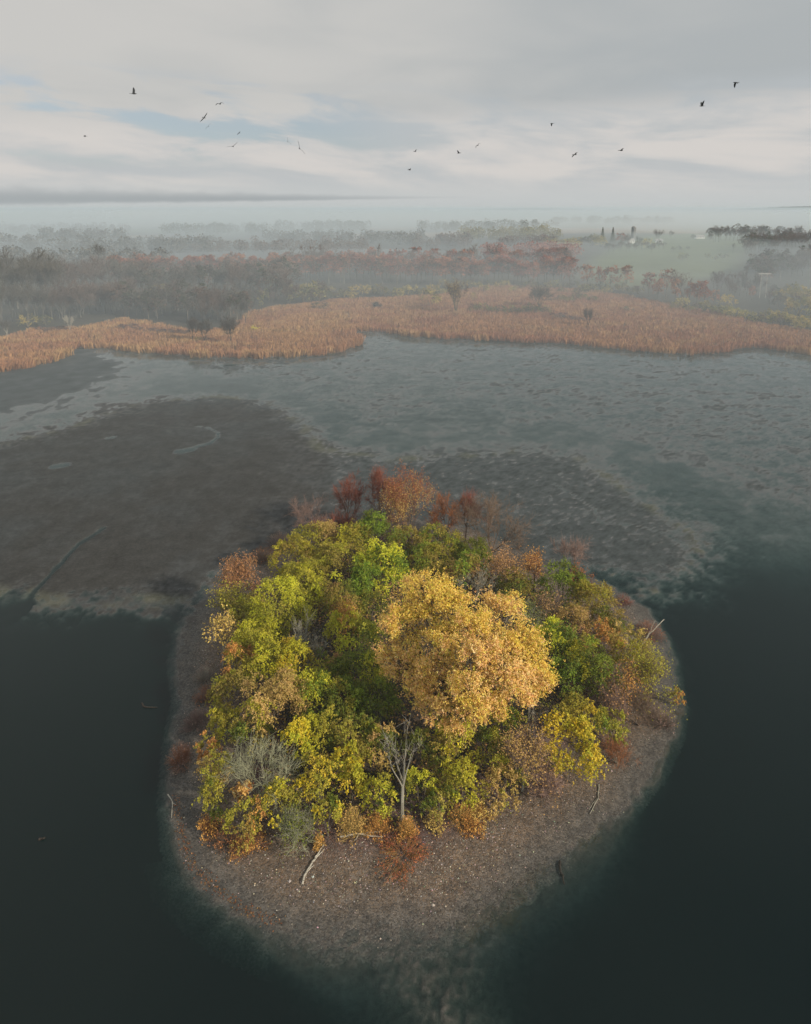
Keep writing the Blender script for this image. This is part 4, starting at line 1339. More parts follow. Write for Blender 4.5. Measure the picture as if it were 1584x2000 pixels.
# ------------------------------------------------------------------ reed beds on the far shore
def reed_bed(name, px, label, dens, edge_px=None):
    r = nr()
    pg = poly(px)
    lo, hi = pg.min(0), pg.max(0)
    area = (hi - lo).prod()
    n = int(area * dens)
    x = lo[0] + (hi[0] - lo[0]) * r.random(n)
    y = lo[1] + (hi[1] - lo[1]) * r.random(n)
    d = sdf(pg, x, y)
    wob = (fbm(x / 5, y / 5, 3, 13) - 0.5) * 6
    d = d + wob
    m = (d > 0) & (np.abs(x) < 0.70 * y + 12)
    x, y, d = x[m], y[m], d[m]
    # denser and taller along the water
    e = np.abs(sdf(SHORE, x, y))
    keep = r.random(len(x)) < np.where(e < 5, 1.0, 0.62)
    x, y, e = x[keep], y[keep], e[keep]
    n = len(x)
    patch = fbm(x / 22, y / 16, 4, 44)
    patch2 = fbm(x / 9, y / 7, 3, 45)
    ht = (2.0 + 0.4 * r.random(n)) * (0.78 + 0.4 * patch2) * np.where(e < 4, 1.25, 1.0)
    c_a, c_b, c_c, c_d = (np.array(q) for q in ((.41, .22, .118), (.36, .175, .105), (.45, .28, .145), (.22, .105, .072)))
    t1 = ss(0.40, 0.60, patch)[:, None]
    col = c_a * (1 - t1) + c_b * t1
    t2 = ss(0.52, 0.66, patch2)[:, None] * 0.7
    col = col * (1 - t2) + c_c * t2
    t3 = (r.random(n) < 0.12)[:, None]
    col = np.where(t3, c_d, col)
    col = col * (0.72 + 0.56 * r.random((n, 1)))
    zb = np.maximum(land_z(x, y), 0) - 0.25
    k = 4
    a = r.random((n, k)) * 2 * math.pi
    off = 0.24
    bx, by = x[:, None] + off * r.normal(size=(n, k)), y[:, None] + off * r.normal(size=(n, k))
    wd = 0.05 + 0.05 * r.random((n, k))
    tx, ty = bx + 0.45 * r.normal(size=(n, k)), by + 0.45 * r.normal(size=(n, k))
    hk = ht[:, None] * (0.85 + 0.2 * r.random((n, k)))
    ca, sa = np.cos(a) * wd, np.sin(a) * wd
    zb2 = np.repeat(zb[:, None], k, 1)
    # a bent blade: foot, shoulder pair, plume tip
    V = np.stack([np.stack([bx - ca * .5, by - sa * .5, zb2], -1), np.stack([bx + ca * .5, by + sa * .5, zb2], -1),
                  np.stack([(bx + tx) / 2 + ca, (by + ty) / 2 + sa, zb2 + hk * .72], -1), np.stack([tx, ty, zb2 + hk], -1)], 2)
    V = V.reshape(-1, 3)
    Fc = np.arange(len(V)).reshape(-1, 4)
    C = np.repeat(np.repeat(col, k, 0), 4, 0)
    o = link(name, mesh_np(name, V, Fc, M_DRY, np.clip(C, .01, .8)))
    tag(o, label, 'reeds', kind='stuff')


reed_bed('reed_bed', REED_L, 'orange-brown reeds of the left bed, with the rounded point by the channel', 1.8)
reed_bed('reed_bed', REED_R, 'reddish-brown reeds of the wide right bed along the far shore', 1.5)

# ------------------------------------------------------------------ trees of the far shore: a few models of each kind, copied
PAL.update({
    'farred': [(.30, .13, .09), (.25, .115, .085), (.35, .16, .10), (.28, .14, .10)],
    'farbrown': [(.13, .095, .08), (.10, .08, .07), (.16, .115, .09)],
    'fargrey': [(.11, .105, .095), (.09, .088, .08), (.14, .13, .11)],
    'fardark': [(.06, .075, .045), (.075, .085, .05), (.09, .085, .055)],
    'farolive': [(.19, .17, .06), (.15, .15, .06), (.23, .19, .07)],
    'faryellow': [(.36, .28, .08), (.30, .25, .08), (.40, .30, .10)],
    'heather': [(.12, .075, .065), (.15, .09, .075)],
})
MODELS = {}


def model_leafy(r, W_, H_, n, leaf, pals, base, lobes, trunk=0.3):
    g = grow(r, H_ * 0.9, W_ * 0.7, trunk, 5, 2, 3, 0.4, 0.22, 0.8)
    v, f, c = crown_leaves(r, W_, H_, n, leaf, pals, base, lobes, 0.3, 1.0, 0.0, 1.2)
    w_ = wood_mesh(r, g, 'bark', 9, 4)
    return [('trunk', mesh_np('trunk', w_[0], w_[1], M_BARK, w_[2])), ('crown', mesh_np('crown', v, f, M_LEAF, c))]


def model_bare(r, W_, H_, twigc, trunk=0.35, limbs=5, ntw=5, twl=1.3, twr=0.035, up=0.6, open_=0.7, r0=0.24, lean=0.0, wood='fargrey', leafpal=None, nleaf=0):
    g = grow(r, H_ * 0.95, W_ * 0.9, trunk, limbs, 3, 4, up, r0, open_, 0.2, lean)
    w_ = wood_mesh(r, g, wood, 9, 4)
    (v, f, c), ends = twig_geo(r, g[5], g[6], ntw, twl, twr, twigc, far=True)
    out = [('trunk', mesh_np('trunk', w_[0], w_[1], M_BARK, w_[2])), ('twigs', mesh_np('twigs', v, f, M_TWIG, c))]
    if leafpal:
        i = r.integers(0, len(ends), nleaf)
        C = ends[i] + r.normal(size=(nleaf, 3)) * 0.35
        lv = leaves(r, C, unit(r.normal(size=C.shape) + np.array([0, 0, .4])), 0.36 * (0.7 + 0.6 * r.random(nleaf)), pal(r, leafpal, nleaf))
        out.append(('crown', mesh_np('crown', lv[0], lv[1], M_LEAF, lv[2])))
    return out


def model_conifer(r, W_, H_, n, leaf, pals):
    z = r.random(n) ** 0.8
    a = r.random(n) * 2 * math.pi
    tier = 0.75 + 0.25 * np.sin(z * 46)
    rad = (1 - z) * W_ * 0.5 * tier * (0.55 + 0.45 * r.random(n)) + 0.1
    C = np.c_[np.cos(a) * rad, np.sin(a) * rad, H_ * (0.08 + 0.92 * z)]
    N = unit(np.c_[np.cos(a), np.sin(a), np.full(n, 0.6)] + r.normal(size=(n, 3)) * 0.5)
    v, f, c = leaves(r, C, N, leaf * (0.7 + 0.6 * r.random(n)), pal(r, pals, n))
    tr = tubes([[0, 0, -.3], [0, 0, H_ * .5]], [[0, 0, H_ * .5], [0, 0, H_ * .97]], [.25, .16], [.16, .03], pal(r, 'bark', 2), 6)
    return [('trunk', mesh_np('trunk', tr[0], tr[1], M_BARK, tr[2])), ('crown', mesh_np('crown', v, f, M_LEAF, c))]


for i in range(5):
    MODELS['red%d' % i] = (model_leafy(nr(), 7.0 + i * 0.5, 17, 2600, 0.46, ['farred', 'farred', 'farbrown'], 0.03, 26), 17)
    MODELS['bare%d' % i] = (model_bare(nr(), 8.0 + 0.8 * i, 18, 'fargrey', ntw=14, twr=0.04), 18)
    MODELS['brown%d' % i] = (model_bare(nr(), 8.5 + 0.6 * i, 14, 'farbrown', ntw=15, trunk=0.2, twr=0.04), 14)
    MODELS['bush%d' % i] = (model_leafy(nr(), 6.0 + 0.5 * i, 4.2, 1100, 0.34, ['farolive', 'farbrown', 'fardark'], 0.02, 14, 0.05), 4.2)
    MODELS['ybush%d' % i] = (model_leafy(nr(), 5.5 + 0.5 * i, 4.2, 1000, 0.34, ['farolive', 'faryellow'], 0.02, 14, 0.05), 4.2)
    MODELS['dark%d' % i] = (model_leafy(nr(), 9.0 + 0.6 * i, 16, 2200, 0.55, ['fardark', 'fargrey', 'farbrown'], 0.1, 24), 16)
for i in range(3):
    MODELS['pine%d' % i] = (model_conifer(nr(), 6.5, 17, 2200, 0.6, 'fardark'), 17)
    MODELS['column%d' % i] = (model_leafy(nr(), 4.6 + i * .6, 15, 2400, 0.42, ['farred', 'rust', 'farred'], 0.02, 24), 15)
    MODELS['heath%d' % i] = (model_leafy(nr(), 6.5, 2.6, 900, 0.3, ['heather', 'heather', 'farbrown'], 0.0, 14, 0.05), 2.6)


def put(kind, u, v, hpx, name, label, cat, group=None, r=rng, wide=1.0, hm=None):
    """Copy of a model standing on the far land at photo position (u, v), hpx pixels tall."""
    ks = [k for k in MODELS if k.rstrip('0123456789') == kind]
    parts, H0 = MODELS[ks[int(r.integers(0, len(ks)))]]
    p = L(u, v)
    h = hm if hm else hpx * mpp(u, v, p[2])
    s = h / H0
    t = thing(name, (p[0], p[1], p[2] - 0.15), label, cat, group, float(r.random() * 6.28))
    t.scale = (s * wide, s * wide, s)
    for nm, me in parts:
        o = bpy.data.objects.new(nm, me)
        S.collection.objects.link(o)
        o.parent = t
    return t


def stand(n, region, kind, hm, name, label, cat, group, wide=(0.85, 1.2), seed=1):
    """n separate trees of one kind spread over a photo region (u0, u1, v0 at u0, v1 at u1, depth in pixels)."""
    r = np.random.default_rng(seed)
    u0, u1, va, vb, dv = region
    for i in range(n):
        where = '' if n < 14 else (', left part', ', middle part', ', right part')[min(2, 3 * i // n)]
        s = (i + 0.8 * r.random()) / n
        u = u0 + (u1 - u0) * s
        v = va + (vb - va) * s - dv * r.random()
        kd = kind if isinstance(kind, str) else kind[int(r.integers(0, len(kind)))]
        put(kd, u, v, 0, name, label + where, cat, group + where, r, wide[0] + (wide[1] - wide[0]) * r.random(), hm[0] + (hm[1] - hm[0]) * r.random())


G = 'bare trees of the left-hand wood'
stand(13, (-50, 95, 642, 634, 14), 'bare', (14, 20), 'bare_tree', 'bare grey tree right behind the reeds at the far left', 'tree', G, (1.0, 1.4), seed=2)
stand(26, (-60, 115, 616, 604, 30), 'bare', (22, 30), 'bare_tree', 'tall bare tree of the misty grove at the far left', 'tree', G + ', tall grove', (1.0, 1.4), seed=3)
stand(24, (90, 260, 628, 612, 20), 'brown', (12, 17), 'bare_tree', 'brownish bare tree in the front row of the left wood', 'tree', G + ', front row', (1.1, 1.5), seed=4)
stand(24, (80, 300, 594, 582, 25), ['brown', 'bare'], (17, 23), 'bare_tree', 'taller bare tree in the back row of the left wood', 'tree', G + ', back row', (1.1, 1.5), seed=5)
stand(34, (240, 492, 628, 640, 32), ['brown', 'bare', 'dark'], (12, 17), 'bare_tree', 'dark bare tree of the wood behind the leaning marsh trees', 'tree', G + ', marsh side', (1.1, 1.5), seed=6)
stand(32, (240, 570, 598, 590, 25), ['brown', 'bare', 'dark'], (16, 22), 'bare_tree', 'grey tree of the wood just in front of the long red row', 'tree', G + ', before the red row', (1.1, 1.5), seed=7)
stand(13, (460, 630, 602, 590, 16), ['brown', 'bush'], (7, 11), 'bare_tree', 'low brown tree where the left wood thins out behind the reeds', 'tree', 'low trees at the end of the left wood', (1.0, 1.4), seed=8)
G = 'red trees in the long row'
stand(48, (215, 760, 560, 554, 8), 'red', (19, 23), 'red_tree', 'rust-red tree in the left half of the long row beyond the marsh', 'tree', G + ', left half', (1.0, 1.4), seed=9)
stand(38, (740, 1115, 556, 560, 8), 'red', (18, 22), 'red_tree', 'rust-red tree in the right half of the long row beyond the marsh', 'tree', G + ', right half', (1.0, 1.4), seed=10)
stand(34, (560, 1120, 544, 540, 8), ['red', 'red', 'brown'], (20, 25), 'red_tree', 'rust-red tree top showing behind the long red row', 'tree', G + ', behind', (1.0, 1.4), seed=11)
# the separate red trees to the right of the row
for i, (u, v, h, kd, lb) in enumerate([
        (1112, 561, 52, 'red', 'red tree standing just off the right end of the long row'),
        (1146, 566, 60, 'red', 'broad rust tree, second to the right of the long row'),
        (1172, 568, 56, 'column', 'upright red tree left of the paired ones on the right of the marsh'),
        (1192, 570, 58, 'red', 'left one of two paired rust trees behind the right marsh'),
        (1222, 572, 60, 'red', 'right one of two paired rust trees behind the right marsh'),
        (1266, 580, 58, 'red', 'rounded rust tree left of the tight red clump'),
        (1284, 588, 52, 'column', 'leftmost upright tree of the tight red clump'),
        (1300, 584, 66, 'red', 'tallest rounded tree of the tight red clump'),
        (1318, 592, 54, 'column', 'dark red upright tree in the middle of the tight red clump'),
        (1330, 590, 64, 'brown', 'leafless tree standing among the tight red clump'),
        (1346, 596, 54, 'column', 'upright red tree right of the leafless one in the clump'),
        (1360, 598, 56, 'column', 'narrow red tree, second from the right end of the clump'),
        (1374, 600, 62, 'column', 'pointed dark red tree at the right end of the clump'),
        (1394, 598, 40, 'red', 'small dull red tree beside the clump'),
        (1468, 586, 32, 'column', 'lone dark red upright bush near the power pole'),
        (1500, 552, 30, 'red', 'red tree top behind the power pole')]):
    put(kd, u, v, h, 'red_tree', lb, 'tree', None, np.random.default_rng(300 + i))
# right-hand slope
G = 'trees of the dark wood on the right slope'
stand(32, (1385, 1565, 474, 472, 6), ['dark', 'bare', 'brown'], (16, 22), 'hillside_tree', 'dark tree on the skyline of the right-hand hill', 'tree', G + ', skyline', (1.0, 1.4), seed=12)
stand(36, (1450, 1620, 502, 482, 16), ['dark', 'brown'], (15, 20), 'hillside_tree', 'dark misty tree halfway up the right-hand hill', 'tree', G + ', halfway', (1.1, 1.5), seed=13)
stand(38, (1470, 1640, 562, 522, 28), ['dark', 'brown', 'dark'], (14, 19), 'hillside_tree', 'dark tree low on the right-hand hill behind the power pole', 'tree', G + ', low', (1.1, 1.5), seed=14)
stand(16, (1390, 1480, 582, 590, 22), ['bare', 'brown'], (9, 14), 'bare_tree', 'thin bare tree on the low ground left of the power pole', 'tree', 'thin trees by the power pole', seed=15)
stand(26, (1500, 1640, 612, 640, 40), ['dark', 'ybush', 'brown'], (6, 10), 'bank_tree', 'dark green and brown tree on the right bank behind the reeds', 'tree', 'trees of the right bank', seed=16)
stand(24, (1310, 1600, 606, 652, 10), ['ybush', 'bush', 'ybush'], (3.5, 6), 'bush', 'olive-yellow bush along the back edge of the right reeds', 'bush', 'bushes behind the right reeds', seed=17)
stand(20, (560, 870, 586, 580, 12), ['bush', 'ybush'], (4, 7), 'bush', 'olive bush in the hedge between marsh and the long red row', 'bush', 'bushes below the red row', seed=18)
stand(26, (860, 1260, 572, 578, 16), ['bush', 'ybush', 'bush'], (4, 6.5), 'bush', 'olive bush in the hedge between marsh and the long red row', 'bush', 'bushes below the red row', seed=19)
stand(9, (925, 1075, 612, 616, 6), 'bush', (3.4, 4.6), 'bush', 'dark bush of the low hedge in the middle of the right reeds', 'bush', 'dark hedge in the reeds', (1.1, 1.5), seed=20)
stand(5, (1085, 1170, 592, 590, 6), 'bush', (3.0, 4.2), 'bush', 'grey-green bush in the row right of the round bare marsh tree', 'bush', 'grey-green bushes in the reeds', (1.1, 1.4), seed=21)
stand(9, (235, 365, 645, 664, 8), 'heath', (1.8, 2.6), 'shrub', 'purple-brown low shrub among the left reeds', 'shrub', 'purple-brown shrubs in the left reeds', (1.1, 1.5), seed=22)
stand(7, (70, 130, 650, 652, 6), 'heath', (1.8, 2.4), 'shrub', 'dark brown low shrub at the back of the left-hand reed point', 'shrub', 'brown shrubs at the back of the reed point', (1.0, 1.4), seed=23)
stand(6, (1075, 1140, 622, 632, 6), 'heath', (1.8, 2.4), 'shrub', 'dark red-brown low shrub left of the small dark marsh tree', 'shrub', 'red-brown shrubs in the right reeds', (1.2, 1.6), seed=24)


def solo(model, u, v, hpx, name, label, cat, wide=1.0, rz=0.0):
    p = L(u, v)
    t = thing(name, (p[0], p[1], p[2] - 0.15), label, cat, None, rz)
    h0 = max(float(np.max([q.co.z for q in me.vertices])) for _, me in model)
    s = hpx * mpp(u, v, p[2]) / h0
    t.scale = (s * wide, s * wide, s)
    for nm, me in model:
        o = bpy.data.objects.new(nm, me)
        S.collection.objects.link(o)
        o.parent = t
    return t


solo(model_bare(nr(), 11, 14, 'farbrown', trunk=0.1, limbs=8, ntw=18, twr=0.035, leafpal='faryellow', nleaf=900, wood='fardark'), 890, 613, 70, 'marsh_tree', 'many-stemmed bare tree with a yellow top in the right reeds', 'tree')
solo(model_bare(nr(), 14, 12, 'fargrey', trunk=0.1, limbs=9, ntw=28, twr=0.035, open_=1.1, up=0.3, wood='fardark'), 1054, 602, 52, 'marsh_tree', 'wide round bare tree in the middle of the right reeds', 'tree')
solo(model_bare(nr(), 7, 12, 'farbrown', trunk=0.2, limbs=5, ntw=28, twr=0.035, wood='darkbark'), 1148, 640, 42, 'marsh_tree', 'small dark bare tree standing alone in the right reeds near the water', 'tree')
solo(model_bare(nr(), 9, 12, 'darkbark', trunk=0.2, limbs=6, ntw=24, twr=0.035, wood='darkbark', lean=0.3), 448, 674, 62, 'marsh_tree', 'dark bare tree leaning right at the edge of the left reeds', 'tree')
solo(model_bare(nr(), 9, 12, 'darkbark', trunk=0.2, limbs=6, ntw=20, twr=0.035, wood='darkbark', lean=0.2), 398, 672, 54, 'marsh_tree', 'bare tree second from the right in the trio at the left reeds', 'tree')
solo(model_bare(nr(), 9, 12, 'darkbark', trunk=0.25, limbs=5, ntw=20, twr=0.035, wood='darkbark', lean=-0.1), 377, 670, 58, 'marsh_tree', 'leftmost thin bare tree of the trio at the left reeds', 'tree')
solo(model_bare(nr(), 7, 12, 'pale', trunk=0.2, limbs=5, ntw=12, twr=0.035, wood='pale'), 137, 650, 38, 'bare_tree', 'pale-stemmed bare tree behind the left reed point', 'tree')
solo(model_bare(nr(), 7, 12, 'fargrey', trunk=0.35, limbs=5, ntw=20, twr=0.035, wood='pale'), 14, 662, 44, 'bare_tree', 'bare tree with a pale trunk at the far left edge in the reeds', 'tree')
solo(model_bare(nr(), 10, 16, 'fargrey', trunk=0.5, limbs=3, ntw=16, twr=0.035, wood='fargrey', open_=0.5), 207, 545, 76, 'bare_tree', 'forked bare tree rising above the mist on the left', 'tree')
solo(model_leafy(nr(), 6, 6, 1500, 0.32, ['faryellow', 'tan'], 0.05, 14, .1), 311, 590, 38, 'broadleaf_tree', 'small orange-yellow tree showing inside the left wood', 'tree')
solo(model_leafy(nr(), 6, 4, 1200, 0.28, ['faryellow', 'yellow'], 0.0, 12, .05), 498, 648, 15, 'bush', 'small yellow bush in the left reeds right of the leaning tree', 'bush')
solo(model_leafy(nr(), 6, 4, 1200, 0.28, ['faryellow', 'yellow'], 0.0, 12, .05), 386, 668, 12, 'bush', 'small yellow bush at the foot of the bare trio', 'bush')
solo(model_leafy(nr(), 9, 6, 1600, 0.3, ['farolive', 'faryellow'], 0.0, 14, .05), 55, 638, 28, 'bush', 'yellow-green bush under the tall trees at the left edge', 'bush')
solo(model_leafy(nr(), 8, 6, 1600, 0.3, ['farolive', 'fardark'], 0.0, 14, .05), 90, 636, 24, 'bush', 'olive bush right of the yellow-green one at the left edge', 'bush')
solo(model_leafy(nr(), 9, 5, 1800, 0.3, ['fardark', 'farbrown'], 0.0, 16, .05), 625, 606, 22, 'bush', 'dark rounded bush between the left and right reeds', 'bush', 1.2)
solo(model_bare(nr(), 7, 6, 'fargrey', trunk=0.05, limbs=9, ntw=20, twr=0.035, wood='fargrey'), 735, 604, 18, 'bush', 'small grey twiggy bush alone in the pale reeds', 'bush', 1.2)
solo(model_leafy(nr(), 9, 4, 1300, 0.3, ['fardark', 'farolive'], 0.0, 14, .05), 1227, 609, 12, 'bush', 'low green bush alone in the middle of the right reeds', 'bush', 1.2)
solo(model_leafy(nr(), 9, 7, 1800, 0.32, ['farolive', 'faryellow', 'fardark'], 0.0, 16, .05), 842, 600, 36, 'bush', 'big olive bush left of the many-stemmed marsh tree', 'bush', 1.1)
solo(model_leafy(nr(), 6, 9, 1500, 0.32, ['faryellow', 'farolive'], 0.0, 14, .1), 925, 590, 22, 'bush', 'yellow bush right behind the many-stemmed marsh tree', 'bush', 1.0)
solo(model_leafy(nr(), 8, 7, 1500, 0.32, ['faryellow', 'tan'], 0.0, 14, .1), 1418, 602, 30, 'bush', 'yellow-orange bush right of the red clump', 'bush', 1.2)
# the farm hillside
for i, (u, v, h, kd, lb, wd) in enumerate([
        (1284, 474, 27, 'brown', 'large round bare tree beside the farm on the hillside', 1.2),
        (1309, 465, 16, 'brown', 'small bare tree right of the large round one on the hillside', 1.3),
        (1353, 469, 12, 'dark', 'dark round tree at the left end of the hillside wood', 1.2),
        (1314, 491, 10, 'dark', 'leftmost of three small orchard trees on the pasture', 1.4),
        (1325, 490, 11, 'dark', 'middle one of three small orchard trees on the pasture', 1.5),
        (1343, 489, 9, 'dark', 'rightmost of three small orchard trees on the pasture', 1.7),
        (1333, 509, 15, 'bush', 'round grey-green bush below the orchard trees', 1.0),
        (1381, 504, 9, 'bush', 'left bush of the row across the pasture', 0.9),
        (1397, 507, 8, 'bush', 'middle bush of the row across the pasture', 1.1),
        (1413, 504, 10, 'bush', 'right bush of the row across the pasture', 1.1),
        (1176, 478, 34, 'pine', 'left one of two dark conifers by the farm', 1.2),
        (1196, 476, 32, 'pine', 'right one of two dark conifers by the farm', 1.3),
        (1213, 480, 30, 'red', 'reddish tree in front of the silo', 1.5),
        (1228, 482, 26, 'brown', 'brown tree at the foot of the silo', 1.4),
        (1248, 486, 26, 'bare', 'bare tree right of the silo', 1.3),
        (1266, 484, 20, 'ybush', 'yellow-brown bush below the large round bare tree', 0.9),
        (1431, 496, 22, 'bare', 'slim bare tree in front of the hillside wood', 0.8)]):
    put(kd, u, v, h, 'hillside_tree' if kd != 'bush' else 'bush', lb, 'bush' if 'bush' in kd else 'tree', None, np.random.default_rng(500 + i), wd)
stand(16, (1050, 1180, 492, 484, 8), ['ybush', 'dark', 'ybush'], (10, 15), 'hillside_tree', 'yellowish misty tree left of the farm conifers', 'tree', 'yellowish trees below the farm', (0.9, 1.3), seed=25)
stand(14, (1185, 1300, 494, 492, 6), ['dark', 'brown'], (8, 12), 'hillside_tree', 'misty grey tree on the slope below the farm', 'tree', 'misty trees below the farm', (1.0, 1.5), seed=26)


# woods that only show as shapes in the mist: one mass each
def misty_wood(label, spec, seed):
    r = np.random.default_rng(seed)
    Vs, Ns, Cs, Ss = [], [], [], []
    T0, T1, Tr = [], [], []
    for (u0, u1, v0, v1, n, h0, h1, pname) in spec:
        for i in range(n):
            u = u0 + (u1 - u0) * r.random()
            v = v0 + (v1 - v0) * r.random()
            p = L(u, v)
            h = h0 + (h1 - h0) * r.random()
            wd = h * (0.35 + 0.2 * r.random())
            m = 84
            d = unit(r.normal(size=(m, 3)))
            C = d * np.array([wd, wd, h * 0.42]) * (0.5 + 0.5 * r.random((m, 1)) ** .6)
            C = C * (1 + 0.5 * (fbm(d[:, 0] * 2 + u, d[:, 2] * 2 + v, 2, 5) - .5))[:, None] + np.array([0, 0, h * 0.58]) + p
            Vs.append(C)
            Ns.append(unit(d + r.normal(size=(m, 3)) * .6))
            Cs.append(pal(r, pname, m) * (0.7 + 0.5 * r.random((m, 1))))
            Ss.append(np.full(m, h * 0.165) * (0.7 + 0.6 * r.random(m)))
            T0.append(p)
            T1.append(p + np.array([0, 0, h * 0.6]))
            Tr.append(0.02 * h)
    lv = leaves(r, np.concatenate(Vs), np.concatenate(Ns), np.concatenate(Ss), np.concatenate(Cs))
    tb = tubes(np.array(T0), np.array(T1), np.array(Tr), np.array(Tr) * .5, pal(r, 'bark', len(T0)), 4)
    v, f, c = join([lv, tb])
    o = link('misty_wood', mesh_np('misty_wood', v, f, M_LEAF, c))
    tag(o, label, 'wood', kind='stuff')


misty_wood('grey woods fading into the mist on the left', [(-80, 330, 520, 535, 60, 14, 20, 'fargrey'), (-80, 260, 478, 500, 60, 14, 20, 'fargrey'), (90, 250, 470, 478, 30, 17, 24, 'fargrey'),
                                                        (240, 420, 480, 500, 40, 14, 20, 'fargrey'), (-80, 250, 450, 462, 60, 16, 22, 'fargrey')], 801)
misty_wood('bluish woods fading into the mist behind the red row', [(320, 540, 452, 462, 50, 18, 24, 'fardark'), (380, 720, 486, 500, 60, 12, 18, 'farbrown'), (520, 660, 470, 480, 30, 15, 20, 'fargrey'), (540, 720, 447, 456, 50, 18, 26, 'fardark'),
                                                                 (660, 830, 470, 486, 40, 14, 20, 'fargrey'), (800, 930, 478, 490, 30, 12, 18, 'farbrown')], 802)
misty_wood('long misty wood on the rise left of the farm', [(820, 1060, 446, 456, 70, 16, 24, 'fardark'), (900, 1090, 462, 474, 50, 14, 20, 'farolive'), (930, 1130, 500, 510, 36, 13, 18, 'farred'), (980, 1090, 478, 490, 26, 12, 17, 'farbrown')], 803)
misty_wood('pale tree line on the skyline beyond the farm field', [(1080, 1320, 437, 440, 60, 18, 28, 'fardark'), (1020, 1090, 440, 446, 16, 14, 22, 'fardark')], 804)


# ------------------------------------------------------------------ farm and power pole
def prism(lo, hi, col, ridge_z=None):
    (ax, ay, az_), (bx, by, bz) = lo, hi
    v = [(ax, ay, az_), (bx, ay, az_), (bx, by, az_), (ax, by, az_), (ax, ay, bz), (bx, ay, bz), (bx, by, bz), (ax, by, bz)]
    fc = [(0, 3, 2, 1), (4, 5, 6, 7), (0, 1, 5, 4), (1, 2, 6, 5), (2, 3, 7, 6), (3, 0, 4, 7)]
    return np.array(v, float), np.array(fc), np.tile(col, (8, 1)).astype(float)


def silo():
    p = L(1236, 471)
    t = thing('silo', p, 'tall grey silo rising behind the farm trees', 'silo')
    R, Hh = 2.6, 17.0
    a = np.linspace(0, 2 * math.pi, 25)[:-1]
    rows = []
    for z in np.linspace(-1, Hh, 14):
        rows.append(np.c_[np.cos(a) * R, np.sin(a) * R, np.full(24, z)])
    V = np.concatenate(rows)
    q = []
    for k in range(13):
        for i in range(24):
            j = (i + 1) % 24
            q.append((k * 24 + i, k * 24 + j, (k + 1) * 24 + j, (k + 1) * 24 + i))
    mk('wall', (V, np.array(q), np.tile([.16, .165, .17], (len(V), 1))), M_PAINT, t)
    rows = []
    for s in np.linspace(0, 1, 6):
        th = s * math.pi / 2
        rows.append(np.c_[np.cos(a) * (R + .12) * max(math.cos(th), 0.02), np.sin(a) * (R + .12) * max(math.cos(th), 0.02), np.full(24, Hh + math.sin(th) * 2.4)])
    V = np.concatenate(rows)
    q = [(k * 24 + i, k * 24 + (i + 1) % 24, (k + 1) * 24 + (i + 1) % 24, (k + 1) * 24 + i) for k in range(5) for i in range(24)]
    mk('dome', (V, np.array(q), np.tile([.17, .175, .18], (len(V), 1))), M_PAINT, t)
    ch = tubes([[R + .35, 0, 0], ], [[R + .35, 0, Hh + .4]], [.45], [.45], [[.26, .26, .27]], 6)
    mk('chute', ch, M_PAINT, t)


silo()


def barn(u, v, w_, d_, h_, rz, label):
    p = L(u, v)
    t = thing('farm_building', p, label, 'building', None, rz)
    mk('wall', prism((-w_ / 2, -d_ / 2, -.5), (w_ / 2, d_ / 2, h_), [.72, .71, .68]), M_PAINT, t)
    e = 0.5
    rv = [(-w_ / 2 - e, -d_ / 2 - e, h_ - .2), (w_ / 2 + e, -d_ / 2 - e, h_ - .2), (w_ / 2 + e, d_ / 2 + e, h_ - .2), (-w_ / 2 - e, d_ / 2 + e, h_ - .2),
          (-w_ / 2 - e, 0, h_ + d_ * .38), (w_ / 2 + e, 0, h_ + d_ * .38)]
    V = np.array(rv, float)
    q = np.array([(0, 1, 5, 4), (2, 3, 4, 5), (0, 4, 3, 3), (1, 2, 5, 5), (0, 3, 2, 1)])
    me = bpy.data.meshes.new('roof')
    me.from_pydata(rv, [], [(0, 1, 5, 4), (2, 3, 4, 5), (0, 4, 3), (1, 2, 5), (0, 3, 2, 1)])
    ca = me.color_attributes.new('col', 'FLOAT_COLOR', 'POINT')
    ca.data.foreach_set('color', np.tile([.32, .31, .31, 1], 6).astype(np.float32))
    me.materials.append(M_PAINT)
    link('roof', me, t)
    for k in range(3):
        x = -w_ / 2 + w_ * (k + .5) / 3
        mk('window', prism((x - .5, -d_ / 2 - .06, 1.2), (x + .5, -d_ / 2 - .003, 2.6), [.06, .07, .08]), M_PAINT, t)


barn(1231, 475, 8, 6, 3.5, 0.3, 'small white farmhouse under the silo')
barn(1287, 475, 8, 6, 3.2, -0.2, 'low white shed behind the large round bare tree')
barn(1366, 466, 12, 6, 3.0, 0.1, 'long low pale shed at the edge of the hillside wood')


def power_pole():
    p = L(1489, 582)
    k = mpp(1489, 582, p[2])
    Hh = 50 * k
    t = thing('power_pole', p, 'pale two-legged power pole with one crossarm near the right bank', 'power pole')
    c = np.array([[.40, .38, .35]])
    for x in (-1.7, 1.7):
        mk('post', tubes([[x, 0, -.5]], [[x, 0, Hh]], [.17], [.13], c, 8), M_BARK, t)
    mk('crossarm', prism((-3.5, -.30, Hh - .9), (3.5, -.16, Hh - .55), [.62, .61, .58]), M_PAINT, t)
    for s in (1, -1):
        mk('brace', tubes([[-1.7 * s, .15, Hh - 4.6]], [[1.7 * s, .15, Hh - 1.2]], [.07], [.07], c, 6), M_BARK, t)
    for x in (-3.1, 0, 3.1):
        mk('insulator', tubes([[x, -.23, Hh - .9], [x, -.23, Hh - 1.2]], [[x, -.23, Hh - 1.2], [x, -.23, Hh - 1.7]], [.06, .11], [.06, .11], np.tile([.25, .2, .18], (2, 1)), 8), M_PAINT, t)


power_pole()


